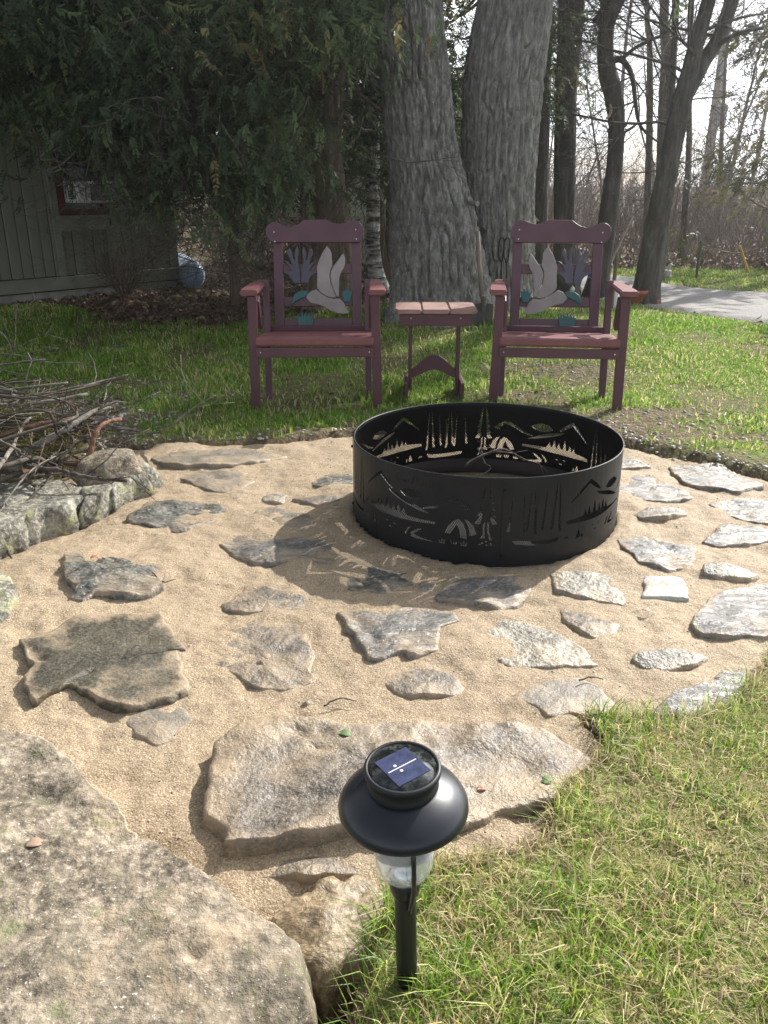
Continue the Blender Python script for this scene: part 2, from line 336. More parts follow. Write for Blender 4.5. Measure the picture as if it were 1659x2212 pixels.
wv = nt.nodes.new('ShaderNodeTexWave'); wv.inputs['Scale'].default_value = 180; nt.links.new(v, wv.inputs['Vector'])
c = mixc(nt, ramp(nt, wv.outputs['Fac'], [(.9, (0, 0, 0)), (1, (.3, .3, .3))]), c, (.12, .14, .22)); nt.links.new(c, bs.inputs['Base Color'])
bs.inputs['Roughness'].default_value = .3; MAT['cell'] = m
m, nt, bs = M_('dusty_window'); v = nt.nodes.new('ShaderNodeTexCoord').outputs['Object']
nt.links.new(ramp(nt, nz(nt, 70, 8, .7, v), [(.48, (.010, .012, .012)), (.62, (.06, .065, .06)), (.75, (.22, .22, .20))]), bs.inputs['Base Color']); bs.inputs['Roughness'].default_value = .15; MAT['dusty'] = m
MAT['silver'] = simple('busbar', (.7, .7, .7), .35, .5, None, .1)
MAT['white_plastic'] = simple('white_plastic', (.72, .72, .70), .4, 0, None, .06)
MAT['rust_red'] = simple('rust_red', (.09, .025, .02), .6, 0, None, .3)
MAT['dark_glass'] = simple('dark_glass', (.02, .025, .03), .08, 0, .8, .2)
MAT['trim'] = simple('trim', (.225, .23, .185), .7, 0, None, .2, 5)
MAT['siding'] = simple('siding', (.20, .205, .160), .75, 0, None, .28, 3, [(20, .3, .004)], (1, 1, .25))
MAT['roofing'] = simple('roofing', (.05, .045, .04), .9)
MAT['dark'] = simple('dark_void', (.01, .01, .01), .9)
MAT['white_siding'] = simple('white_siding', (.62, .60, .55), .6, 0, None, .08, 4)
MAT['door_gray'] = simple('door_gray', (.12, .13, .15), .5)
MAT['tank'] = simple('tank', (.24, .34, .47), .45, 0, None, .12, 5)
MAT['concrete'] = simple('concrete', (.36, .35, .32), .9, 0, None, .2, 12, [(60, .4, .004)])
MAT['terracotta'] = simple('terracotta', (.42, .13, .06), .7, 0, None, .15)
MAT['pvc'] = simple('pvc', (.70, .72, .70), .4, 0, None, .05)
MAT['yellow'] = simple('yellow', (.60, .38, .04), .5)
MAT['blue'] = simple('blue_petal', (.05, .10, .5), .4)
MAT['glassball'] = simple('glass_ball', (.65, .68, .62), .15)
MAT['shovel_wood'] = simple('shovel_wood', (.21, .17, .13), .7, 0, None, .25, 12, [(40, .3, .003)], (1, 1, .2))
MAT['shovel_steel'] = simple('shovel_steel', (.085, .075, .07), .6, .4, None, .4, 10)
MAT['pole_wood'] = simple('pole_wood', (.40, .38, .35), .85)
MAT['transformer'] = simple('transformer', (.42, .45, .48), .5)
def bark(name, c1, c2, c3, lich=None, st=(1, 1, .22), sc=16, bd=.02, lf=.55):
    m, nt, bs = M_(name); v = nt.nodes.new('ShaderNodeTexCoord').outputs['Object']
    c = ramp(nt, nz(nt, sc, 7, .65, v, stretch=st, dist=.5), [(.3, c1), (.52, c2), (.72, c3)])
    if lich:
        c = mixc(nt, ramp(nt, nz(nt, 3.2, 7, .72, v), [(lf, (0, 0, 0)), (lf + .1, (.75, .75, .75))]), c, lich)
        c = mixc(nt, ramp(nt, nz(nt, 28, 5, .7, v), [(.6, (0, 0, 0)), (.66, (.6, .6, .6))]), c, tuple(x * 1.15 for x in lich))
    nt.links.new(c, bs.inputs['Base Color']); bs.inputs['Roughness'].default_value = .92; bs.inputs['Specular IOR Level'].default_value = .2
    bump(nt, bs, [(nz(nt, sc * 1.5, 6, .6, v, stretch=st), 1., bd), (nz(nt, sc * 6, 3, .6, v), .6, bd * .25)]); MAT[name] = m
bark('oak_bark', (.085, .080, .072), (.22, .21, .195), (.42, .405, .375), (.30, .34, .28), st=(1, 1, .28), sc=34, bd=.014, lf=.60)
bark('dark_bark', (.04, .036, .032), (.09, .08, .07), (.165, .15, .13), (.13, .14, .09), sc=14, bd=.012, lf=.6)
bark('cedar_bark', (.10, .075, .05), (.20, .155, .115), (.31, .26, .20), (.17, .18, .12), st=(1, 1, .06), sc=22, bd=.01)
bark('brown_bark', (.07, .05, .035), (.13, .09, .06), (.19, .14, .10), None, st=(1, 1, .15))
bark('twig', (.05, .04, .03), (.10, .085, .07), (.19, .165, .14), None, st=(1, 1, 1), sc=20, bd=.003)
bark('wood_twig', (.09, .07, .06), (.17, .135, .115), (.25, .205, .18), None, st=(1, 1, 1), sc=3, bd=.003)
bark('stick_gray', (.07, .062, .05), (.16, .145, .12), (.28, .26, .22), (.30, .33, .24), st=(1, 1, 1), sc=30, bd=.003)
bark('stick_dark', (.03, .025, .02), (.075, .06, .05), (.17, .14, .12), None, st=(1, 1, 1), sc=30, bd=.003)
bark('stick_red', (.08, .045, .03), (.19, .105, .07), (.30, .19, .13), None, st=(1, 1, 1), sc=40, bd=.006)
m, nt, bs = M_('birch_bark'); v = nt.nodes.new('ShaderNodeTexCoord').outputs['Object']
c = ramp(nt, nz(nt, 14, 5, .6, v, stretch=(.35, .35, 1.6)), [(.42, (.035, .03, .03)), (.5, (.35, .33, .30)), (.6, (.66, .64, .60))])
nt.links.new(c, bs.inputs['Base Color']); bs.inputs['Roughness'].default_value = .7; MAT['birch'] = m
MAT['cutwood'] = simple('cut_wood', (.52, .33, .17), .8)
MAT['cedar_leaf'] = leafmat('cedar_leaf', [(0, (.045, .068, .035)), (.5, (.095, .138, .064)), (.85, (.16, .21, .085)), (1, (.28, .21, .09))], .5)
MAT['cedar_leaf_pale'] = leafmat('cedar_leaf_pale', [(0, (.05, .055, .02)), (.6, (.10, .105, .035)), (1, (.17, .12, .04))], .5)
MAT['grass'] = leafmat('grass', [(0, (.07, .17, .022)), (.4, (.22, .39, .042)), (.7, (.44, .54, .08)), (.78, (.62, .52, .24)), (1, (.74, .62, .40))], .5, .45, .4)
MAT['straw'] = leafmat('straw', [(0, (.14, .09, .05)), (.5, (.34, .26, .14)), (1, (.55, .45, .27))], .35, .6)
MAT['leaves'] = leafmat('dead_leaves', [(0, (.06, .035, .025)), (.5, (.17, .105, .07)), (.85, (.27, .18, .125)), (1, (.42, .32, .24))], .25, .6)
MAT['needle'] = leafmat('needle', [(0, (.14, .15, .02)), (1, (.30, .29, .05))], .4)

# ------------------------------------------------------------------ ground surfaces
PATIO = [D(*p)[:2] for p in [(-500, 1300), (-150, 1130), (180, 1010), (250, 965), (312, 968), (345, 955), (480, 960), (600, 957), (760, 938), (1000, 930), (1200, 935), (1340, 957), (1400, 972), (1500, 988), (1659, 1030), (1950, 1090),
        (1950, 1330), (1659, 1425), (1610, 1475), (1560, 1525), (1490, 1545), (1370, 1552), (1255, 1548), (1290, 1590), (1322, 1620), (1275, 1665), (1205, 1715), (1190, 1790), (1160, 1850), (1075, 1868), (905, 1892), (845, 1960), (800, 2050), (775, 2180), (700, 2600), (-900, 2600)]]
DRIVE = [D(*p)[:2] for p in [(1105, 628), (1240, 640), (1340, 672), (1480, 684), (1659, 706), (2100, 760), (3000, 760), (3000, 690), (2100, 665), (1659, 639), (1560, 634), (1450, 618), (1380, 604), (1290, 594), (1180, 594)]]
LEAFBED = [D(*p)[:2] for p in [(170, 668), (290, 700), (350, 702), (480, 712), (600, 708), (760, 700), (860, 690), (880, 640), (880, 560), (300, 560), (150, 600), (-300, 640), (-300, 672)]]
def mound(x, y): return .17 * np.exp(-(((x - .85) / 1.5) ** 2 + ((y - 7.3) / 1.55) ** 2))
DIPC = D(715, 2140, -.05)
def Sz(x, y):
    z = .012 * fbm(x * 2.2, y * 1.6, 0, 3, 3) + .007 * fbm(x * 7, y * 7, 0, 5, 3) + .0034 * fbm(x * 30, y * 30, 0, 9, 2) - .006 * sstep(.25, .6, noise(x * 11, y * 11, 0, 44))
    z = z - .13 * np.exp(-(((x - DIPC[0]) / .13) ** 2 + ((y - DIPC[1]) / .13) ** 2))
    r = np.hypot(x - .372, y - 2.90); z = z + .012 * np.exp(-((r - .53) / .08) ** 2) - .12 * sstep(.480, .470, r)
    return z
def Gz(x, y):
    s = sdist(x, y, PATIO)
    lawn = .016 + .012 * fbm(x * .9, y * .9, 0, 31, 3) + mound(x, y)
    lawn = lawn + .02 * sstep(1.9, 1.2, y) * sstep(-.1, .25, x)
    return lawn - .16 * sstep(-.015, .05, s)
GRASS_PATCH = [(D(330, 835), .35, .16), (D(430, 862), .45, .10), (D(300, 905), .5, .12), (D(1200, 790, .08), .55, .3), (D(1380, 905), .6, .12), (D(1480, 950), .9, .10), (D(1400, 930), .5, .12), (D(700, 940), .5, .07), (D(1100, 870), .4, .15)]
def grass_density(x, y):
    s = sdist(x, y, PATIO); g = sstep(.0, -.05, s) * sstep(.03, -.05, sdist(x, y, DRIVE)) * (1 - .97 * sstep(-.12, .05, sdist(x, y, LEAFBED) + .12 * fbm(x * 3, y * 3, 0, 77, 3)))
    for c, rx, ry in GRASS_PATCH: g = g * (1 - .92 * np.exp(-(((x - c[0]) / rx) ** 2 + ((y - c[1]) / ry) ** 2) ** 1.4))
    near = y > 3
    g = g * np.where(near, .25 + .75 * sstep(-.5, .1, fbm(x * 2.2, y * 2.2, 0, 51, 4)), 1)
    strip = (y > 3) & (s > -.18 - .12 * noise(x * 3, y * 3, 0, 8)); g = np.where(strip & (x > .9), g * .35, g)
    strip2 = (y > 3) & (s > -.1) & (x < .3); g = np.where(strip2, g * .3, g)
    g = np.where((x < -1.2) & (y < 4.6) & (x < -.9 - (y - 3.4) * .5), g * .12, g)
    g = g * sstep(16, 12.5, y)
    return g
def fan(ys, half, nx, x0=0):
    xs = np.linspace(-1, 1, nx); Y = np.repeat(ys[:, None], nx, 1); X = xs[None] * half(ys)[:, None] + x0
    i = np.arange(len(ys) - 1)[:, None] * nx; j = np.arange(nx - 1)[None]
    q = np.stack([i + j, i + j + 1, i + nx + j + 1, i + nx + j], -1).reshape(-1, 4); return X.ravel(), Y.ravel(), q
ys = [.15]
while ys[-1] < 16: ys.append(ys[-1] + .016 + .016 * ys[-1] + (0 if ys[-1] < 5 else .02 * (ys[-1] - 5)))
while ys[-1] < 900: ys.append(ys[-1] * 1.12)
ys = np.array(ys); X, Y, q = fan(ys, lambda y: 1.0 + .95 * y + .02 * y * np.maximum(y - 10, 0) ** .5, 220)
gnd = mk('ground', np.stack([X, Y, Gz(X, Y)], 1), q, MAT['ground'], smooth=True, attr={'grass': np.clip(grass_density(X, Y), 0, 1)}); tag(gnd, 'grassy yard ground running back under the trees to the woods', kind='structure')
ys = [.2]
while ys[-1] < 4.35: ys.append(ys[-1] + .006 + .0035 * ys[-1])
X, Y, q = fan(np.array(ys), lambda y: .75 + .62 * y, 330, -.05)
s = sdist(X, Y, PATIO); Z = Sz(X, Y) - .09 * sstep(.02, -.05, s)
Z = np.where(s < -.12, -.4, Z)
SC = np.stack([X, Y, Z], 1); keep = (s[q] > -.13).any(1)
sand = mk('sand', SC, q[keep], MAT['sand'], smooth=True); tag(sand, 'tan sand bed between the flagstones around the fire ring', kind='structure')
# driveway sheet
X, Y, q = fan(np.linspace(7.2, 12.6, 90), lambda y: np.full(len(y), 7.0), 170, 7)
s = sdist(X, Y, DRIVE); keep = (s[q] > -.05).all(1)
drv = mk('driveway', np.stack([X, Y, Gz(X, Y) + .055 * sstep(-.06, .10, s) - .028 + .004 * noise(X * 6, Y * 6, 0, 2)], 1), q[keep], MAT['gravel'], smooth=True); tag(drv, 'grey gravel driveway curving past the trees', kind='structure')

# ------------------------------------------------------------------ stones
def slab(name, outline, ztop, zbot, mat, parent=None, amp=.006, fr=14, rim=.05, seed=0, tilt=(0, 0), bulge=.0, res=.014, jag=.008, terr=0., dome=0., K_=26, cracks=()):
    P = np.array([p[:2] for p in outline], float); c = P.mean(0)
    n = max(28, int(np.hypot(*(P - np.roll(P, 1, 0)).T).sum() / res)); n = min(n, 220 if K_ == 26 else 420)
    L = np.hypot(*(np.roll(P, -1, 0) - P).T); cum = np.concatenate([[0], np.cumsum(L)]); t = np.linspace(0, cum[-1], n, endpoint=False)
    Q = np.vstack([P, P[:1]]); bx = np.interp(t, cum, Q[:, 0]); by = np.interp(t, cum, Q[:, 1])
    j = jag * fbm(bx * 30, by * 30, seed, seed, 3); dx, dy = bx - c[0], by - c[1]; r = np.hypot(dx, dy) + 1e-9
    bx += dx / r * j; by += dy / r * j; dx, dy = bx - c[0], by - c[1]; rm = r.mean()
    K = int(max(7, min(K_, rm / res))); rad = list(np.linspace(.0, 1 - rim / rm * .6, K)[1:]) 
    V = [[c[0], c[1]]]; rr = [0.]
    if ztop - zbot > .12: rings = [(k, 0.) for k in rad] + [(1 - rim / rm * .25, .08)] + [(1.0 + bulge / rm * math.sin(dn_ * 3.1), dn_) for dn_ in (.22, .32, .42, .52, .62, .72, .85, 1.)]
    else: rings = [(k, 0.) for k in rad] + [(1 - rim / rm * .25, .12), (1.0, .45), (1.0 + bulge / rm, .75), (1.0 + bulge / rm * .6, 1.0)]
    pts = []; 
    x0 = c[0]; y0 = c[1]
    def top(x, y):
        z = ztop + tilt[0] * (x - c[0]) + tilt[1] * (y - c[1]) + amp * fbm(x * fr, y * fr, 0, seed + 3, 5)
        if terr:
            q_ = fbm(x * fr * .25, y * fr * .5, 0, seed + 9, 3); z = z + terr * (np.floor(q_ * 3.) / 3. + .35 * (q_ * 3. - np.floor(q_ * 3.)) ** 4)
        for (ax, ay), (bx_, by_), dep, wid in cracks:
            ex, ey = bx_ - ax, by_ - ay; t_ = np.clip(((x - ax) * ex + (y - ay) * ey) / (ex * ex + ey * ey), 0, 1); wob = .012 * noise(x * 25, y * 25, 0, 7)
            z = z - dep * np.exp(-((np.hypot(x - ax - t_ * ex, y - ay - t_ * ey) + wob) / wid) ** 2)
        if dome: z = z - dome * (np.hypot(x - c[0], y - c[1]) / rm) ** 2
        return z
    allv = [np.array([[c[0], c[1], float(top(np.array(c[0]), np.array(c[1])))]])]
    for k, dn in rings:
        x = c[0] + dx * k; y = c[1] + dy * k; zt = top(x, y); z = zt * (1 - dn) + zbot * dn if dn > .2 else zt - dn * rim * .5
        if dn > .2:
            z = z + amp * noise(x * 20, y * 20, dn * 5, seed)
            o = .22 * (jag + bulge * .6) * fbm(x * 13, y * 13, dn * 2.4, seed + 5, 4); x = x + dx / r * o; y = y + dy / r * o
        allv.append(np.stack([x, y, z], 1))
    V = np.concatenate(allv); q = []; ii = np.arange(n); t_ = np.stack([np.zeros(n, int), 1 + ii, 1 + (ii + 1) % n], 1)
    for a in range(len(rings) - 1):
        b0 = 1 + a * n; b1 = b0 + n; q.append(np.stack([b0 + ii, b1 + ii, b1 + (ii + 1) % n, b0 + (ii + 1) % n], 1))
    area = np.sum(P[:, 0] * np.roll(P[:, 1], -1) - np.roll(P[:, 0], -1) * P[:, 1])
    qs = np.concatenate(q)
    if area < 0: t_ = t_[:, ::-1]; qs = qs[:, ::-1]
    rimv = np.concatenate([[0.], np.repeat([.62 if dn > .3 else .95 if dn > .05 else k for k, dn in rings], n)])
    return mk(name, V, [t_, qs], mat, parent, smooth=True, origin=(c[0], c[1], 0), attr={'rim': rimv})
def C2(*a): return [c2(*p) for p in a]
def C3(*a): return [c3(*p) for p in a]
TILT = {0: .0, 34: .0}
xy = lambda a, b_: tuple(D(a, b_)[:2])
CRK = {34: ((xy(520, 1715), xy(560, 1735), .008, .006), (xy(560, 1735), xy(750, 1760), .006, .007), (xy(900, 1600), xy(960, 1660), .010, .010), (xy(650, 1600), xy(690, 1640), .009, .009), (xy(1150, 1600), xy(1230, 1650), .008, .012)), 0: ((xy(55, 1400), xy(90, 1440), .012, .010), (xy(150, 1490), xy(200, 1460), .008, .006)), 15: ((xy(760, 1330), xy(820, 1400), .008, .01),), 27: ((xy(1400, 1170), xy(1460, 1200), .008, .012),)}
STONES = [
 # outline, top height, material, amp, terr, label
 (C2((75, 915), (200, 890), (330, 800), (520, 795), (700, 790), (740, 870), (805, 955), (770, 960), (800, 1050), (820, 1110), (740, 1160), (560, 1205), (480, 1200), (400, 1160), (290, 1110), (200, 1150), (130, 1195), (95, 1080), (140, 1030)), .026, 'mossy', .004, .0, 'large dark mossy flagstone at the left of the patio'),
 ([(225, 1515), (370, 1500), (430, 1545), (400, 1590), (335, 1612), (290, 1580)], .004, 'slate_tan', .004, 0, None),
 (C2((270, 520), (380, 480), (480, 500), (560, 505), (690, 525), (730, 550), (700, 640), (660, 690), (600, 700), (500, 700), (400, 700), (340, 725), (280, 715), (330, 680), (280, 650), (265, 600)), .046, 'rugged', .015, .026, 'rough black and grey layered flagstone with sand in its hollow'),
 (C2((540, 380), (620, 330), (700, 305), (860, 310), (960, 315), (1000, 340), (930, 385), (850, 415), (760, 440), (700, 425), (560, 405)), .026, 'rugged', .013, .018, 'low layered grey and black flagstone beyond the roughest one'),
 (C2((640, 130), (720, 100), (900, 95), (1040, 80), (1180, 100), (1250, 115), (1150, 140), (1000, 160), (850, 165), (720, 160)), .018, 'slate_tan', .006, .004, None),
 (C2((730, 195), (800, 180), (950, 180), (1100, 195), (1110, 225), (1040, 265), (960, 275), (880, 265), (800, 230)), .010, 'slate_tan', .008, .004, None),
 (C2((1340, 230), (1400, 195), (1530, 190), (1560, 250), (1480, 265), (1340, 245)), .013, 'rugged', .009, .004, None),
 (C2((1060, 400), (1110, 350), (1200, 330), (1380, 345), (1400, 400), (1300, 440), (1180, 440), (1100, 420)), .009, 'schist_tan', .006, 0, None),
 (C2((1130, 290), (1180, 272), (1245, 275), (1230, 320), (1130, 310)), .009, 'quartz', .004, 0, None),
 (C2((1260, 300), (1400, 290), (1530, 300), (1500, 350), (1380, 345), (1300, 320)), .012, 'schist_tan', .005, 0, None),
 (C2((920, 490), (1000, 455), (1100, 450), (1200, 470), (1350, 475), (1480, 500), (1500, 550), (1440, 580), (1300, 560), (1180, 580), (1100, 580), (1000, 540)), .013, 'schist', .009, .008, None),
 (C2((960, 770), (940, 740), (1040, 690), (1160, 670), (1300, 700), (1370, 730), (1340, 745), (1200, 775), (1080, 780)), .015, 'schist_tan', .006, .006, None),
 (C2((890, 930), (960, 850), (1100, 810), (1250, 810), (1340, 850), (1330, 900), (1370, 980), (1340, 1040), (1390, 1080), (1300, 1110), (1200, 1130), (1100, 1110), (1010, 1065), (920, 1010)), .010, 'schist_tan', .008, .006, 'broad pale tan flagstone half dusted with sand'),
 (C2((1280, 1180), (1350, 1155), (1362, 1168), (1320, 1185)), .011, 'quartz', .002, 0, None),
 (C3((30, 210), (110, 190), (300, 240), (420, 250), (440, 300), (330, 330), (180, 310), (100, 300)), .011, 'rugged', .009, .006, None),
 (C3((60, 370), (150, 350), (300, 345), (500, 370), (530, 400), (450, 430), (445, 520), (340, 545), (300, 520), (200, 560), (170, 550), (120, 460)), .024, 'schist', .006, .006, None),
 (C3((430, 300), (480, 250), (500, 235), (600, 245), (780, 245), (795, 290), (740, 350), (640, 365), (540, 345), (420, 325)), .016, 'schist', .009, .008, None),
 (C3((845, 230), (900, 210), (1100, 220), (1110, 270), (1150, 350), (1060, 340), (940, 310), (870, 290)), .022, 'quartz', .008, .004, 'pale glittering flagstone in front of the fire ring'),
 (C3((580, 410), (640, 385), (740, 390), (900, 455), (990, 510), (1065, 565), (900, 580), (700, 585), (620, 520)), .018, 'quartz', .007, .003, 'long pale triangular flagstone'),
 (C3((880, 350), (980, 390), (1120, 430), (1110, 480), (1020, 490), (940, 440), (890, 400)), .009, 'schist_tan', .004, 0, None),
 (C3((220, 640), (280, 600), (400, 585), (500, 610), (560, 660), (540, 690), (400, 695), (280, 690)), .009, 'schist_tan', .006, .004, None),
 (C3((700, 690), (760, 650), (850, 620), (960, 605), (1040, 640), (1110, 720), (1060, 755), (940, 760), (850, 770), (790, 735)), .014, 'slate_tan', .003, 0, 'smooth fawn flagstone near the grass edge'),
 (C3((1140, 560), (1200, 510), (1300, 500), (1450, 550), (1400, 580), (1300, 600), (1190, 590)), .018, 'quartz', .008, .006, None),
 (C3((1210, 750), (1290, 690), (1400, 650), (1500, 600), (1580, 585), (1600, 660), (1540, 710), (1480, 775), (1300, 785)), .018, 'schist', .010, .004, None),
 (C3((1370, 430), (1400, 360), (1500, 300), (1659, 270), (1800, 290), (1830, 480), (1659, 490), (1500, 480), (1390, 460)), .022, 'schist', .006, .004, 'big silvery wet flagstone at the right edge'),
 (C3((1195, 240), (1340, 237), (1372, 290), (1372, 332), (1190, 322)), .024, 'banded_quartz', .002, 0, 'squared white paver with an orange band'),
 (C3((1410, 215), (1440, 195), (1520, 205), (1640, 235), (1600, 262), (1480, 260), (1410, 240)), .024, 'quartz', .008, .004, None),
 (C3((1100, 110), (1180, 95), (1300, 120), (1400, 150), (1390, 215), (1290, 230), (1180, 200), (1130, 160)), .024, 'schist', .008, .010, 'layered silver flagstone right of the fire ring'),
 (C3((1410, 120), (1480, 60), (1560, 50), (1659, 70), (1700, 110), (1600, 130), (1480, 140)), .014, 'schist', .009, .006, None),
 (C3((1150, 40), (1210, 10), (1340, 5), (1370, 30), (1290, 50), (1180, 55)), .011, 'schist_tan', .006, 0, None),
 ([(1320, 1018), (1400, 1012), (1490, 1055), (1500, 1068), (1440, 1080), (1330, 1068)], .018, 'schist', .008, .006, None),
 ([(1440, 997), (1560, 987), (1600, 1020), (1655, 1040), (1600, 1055), (1480, 1035)], .018, 'schist', .008, .004, None),
 ([(1530, 1078), (1600, 1062), (1720, 1067), (1720, 1125), (1620, 1117), (1560, 1097)], .020, 'schist', .007, .004, None),
 ([(1330, 980), (1385, 985), (1408, 1000), (1330, 1006)], .018, 'schist', .006, .004, None),
 ([(455, 1600), (520, 1562), (600, 1545), (760, 1555), (900, 1548), (1080, 1556), (1180, 1560), (1250, 1600), (1300, 1622), (1285, 1655), (1200, 1725), (1100, 1745), (985, 1785), (900, 1775), (750, 1790), (600, 1810), (478, 1825), (470, 1790), (428, 1742), (445, 1680)], .038, 'schist_tan', .010, .012, 'largest flagstone, wet tan and grey, behind the solar light'),
 ([(490, 1862), (560, 1848), (640, 1832), (700, 1836), (800, 1845), (880, 1850), (840, 1872), (700, 1876), (600, 1880), (530, 1882)], .012, 'schist_tan', .006, .004, None),
 ([(900, 1600), (1010, 1800), (1100, 1790), (1180, 1760), (1100, 1830), (1010, 1850)], -.01, 'slate_tan', .003, 0, None),
]
for i, (o, h, mt, amp, terr, lab) in enumerate(STONES[:-1]):
    out = [D(*p, max(0, h * .8)) for p in o]
    cc = np.mean(out, 0); z0 = float(Sz(np.array(cc[0]), np.array(cc[1])))
    h2 = h * (.5 if h < .02 else .42) + .0035; e = slab('flagstone', out, z0 + h2, -.05, MAT[mt], sand, amp=amp * .8, seed=i * 7 + 1, rim=.022, terr=terr * .7, jag=.007, dome=max(.0035, .010 - h * .3), tilt=(-.012, TILT.get(i, -.022)), cracks=CRK.get(i, ()))
    e.parent = sand
    if lab: e['label'] = lab
def thing_slab(name, pts, z, zb, mat, label, cat, group=None, **k):
    o = slab(name, [D(*p, z) for p in pts], z, zb, MAT[mat], **k); return tag(o, label, cat, group)
thing_slab('boulder', [(-600, 1480), (-250, 1530), (0, 1558), (85, 1580), (150, 1625), (200, 1680), (235, 1715), (290, 1775), (400, 1855), (500, 1935), (545, 1968), (600, 1990), (648, 2035), (664, 2110), (655, 2230), (640, 2500), (300, 2900), (-900, 2900)], .085, -.2, 'boulder',
    'huge pale boulder with dark and green lichen filling the near left corner', 'boulder', amp=.012, fr=7, rim=.05, seed=101, bulge=.02, res=.009, jag=.012, tilt=(.02, .0), dome=.018, K_=80, cracks=((D(420, 2065, .085)[:2], D(500, 2035, .085)[:2], .014, .010), (D(60, 1690, .085)[:2], D(110, 1700, .085)[:2], .012, .02)))
thing_slab('boulder', [(568, 1962), (620, 1925), (660, 1912), (710, 1893), (770, 1884), (830, 1890), (850, 1950), (815, 2030), (772, 2068), (720, 2090), (668, 2092), (610, 2060)], .008, -.2, 'boulder_brown',
    'rounded golden brown boulder between the pale boulder and the solar light', 'boulder', amp=.014, fr=10, rim=.03, seed=131, bulge=.01, res=.008, dome=.008, jag=.018, K_=60, tilt=(0, -.04))
thing_slab('boulder', [(-120, 1225), (-20, 1208), (18, 1225), (38, 1262), (20, 1300), (-20, 1330), (-120, 1340)], .05, -.1, 'ledge', 'small rounded stone cut by the left edge of the picture', 'boulder', amp=.008, rim=.05, seed=141, dome=.03)
thing_slab('edging_stone', [(-260, 1110), (-120, 1060), (0, 1040), (90, 1030), (170, 1040), (172, 1070), (150, 1090), (92, 1104), (40, 1124), (-40, 1156), (-260, 1240)], .092, -.06, 'ledge', 'long flat white edging stone at the left under the brushwood', 'edging stone', 'stones edging the left of the patio', amp=.008, fr=9, rim=.02, seed=151, bulge=.025, jag=.02, terr=.006)
thing_slab('edging_stone', [(176, 1034), (230, 1008), (300, 992), (322, 996), (326, 1010), (300, 1030), (255, 1048), (215, 1068), (182, 1078)], .086, -.06, 'ledge', 'flat edging stone with green lichen nearest the small white pebble', 'edging stone', 'stones edging the left of the patio', amp=.007, fr=9, rim=.02, seed=161, bulge=.03, jag=.018, terr=.006)
thing_slab('boulder', [(160, 985), (180, 972), (225, 958), (270, 954), (296, 964), (292, 980), (245, 990), (190, 998)], .170, .07, 'boulder', 'rounded loaf shaped stone lying on the flat edging stones', 'boulder', amp=.01, fr=8, rim=.04, seed=171, bulge=.02, dome=.025)
def rock(name, c, r, mat, seed, sq=(1, 1, .7)):
    bm = bmesh.new(); bmesh.ops.create_icosphere(bm, subdivisions=3, radius=1)
    V = np.array([v.co[:] for v in bm.verts]); d = 1 + .28 * fbm(V[:, 0] * 1.3 + seed, V[:, 1] * 1.3, V[:, 2] * 1.3, seed, 3)
    V = V * d[:, None] * np.array(sq) * r
    for v, p in zip(bm.verts, V): v.co = Vector(p) + Vector(c)
    return bm_obj(name, bm, mat, None, True)
tag(rock('pebble', D(264, 983, .125) + [0, 0, .008], .014, MAT['quartz'], 5), 'small white pebble sitting on the end of the edging stone', 'pebble')
tag(rock('stone', D(1052, 1832, .0) + [0, 0, .004], .012, MAT['boulder_brown'], 9), 'small brown stone lying on the sand beside the grass', 'stone')

# pebbles / gravel (stuff)
ico = bmesh.new(); bmesh.ops.create_icosphere(ico, subdivisions=1, radius=1); IV = np.array([v.co[:] for v in ico.verts]); IF = np.array([[v.index for v in f.verts] for f in ico.faces]); ico.free()
def scatter_pebbles(name, label, fn, n, box, rmin, rmax, zf):
    x = rng.uniform(box[0], box[1], n * 12); y = rng.uniform(box[2], box[3], n * 12); k = rng.random(n * 12) < fn(x, y); x = x[k][:n]; y = y[k][:n]; n = len(x)
    r = rmin * (rmax / rmin) ** (rng.random(n) ** 2); S = r[:, None, None] * (IV[None] * (1 + .35 * rng.standard_normal((n, 1, 3)) * .6) * (1 + .12 * rng.standard_normal((n, len(IV), 1))))
    S[..., 2] *= .6; S = S + np.stack([x, y, zf(x, y) + r * .2], 1)[:, None]
    Fc = IF[None] + (np.arange(n) * len(IV))[:, None, None]
    o = mk(name, S.reshape(-1, 3), Fc.reshape(-1, 3), MAT['pebble'], attr={'rnd': np.repeat(rng.random(n), len(IV))}); return tag(o, label, 'gravel', kind='stuff')
def strip_fn(x, y):
    s = sdist(x, y, PATIO); g = ((s < .02) & (s > -.25) & (y > 3)) * np.exp(-np.maximum(-s - .03, 0) * 22) * (.35 + .65 * (x > .8))
    g = g + (s < 0) * np.clip(sum(np.exp(-(((x - c[0]) / rx) ** 2 + ((y - c[1]) / ry) ** 2)) for c, rx, ry in GRASS_PATCH), 0, 1) * .3
    g = g + (s < .02) * (x < -1.1) * (y < 4.8) * (y > 3.2) * .6
    return np.clip(g, 0, 1)
scatter_pebbles('gravel', 'loose grey gravel and pebbles between the lawn and the patio', strip_fn, 5600, (-3.4, 3.2, 3.2, 7.2), .004, .013, Gz)
scatter_pebbles('sand_grit', 'coarse grit and small stones lying on the sand', lambda x, y: (sdist(x, y, PATIO) > .03) * .5, 4200, (-2, 2.4, .7, 4.1), .001, .0032, Sz)

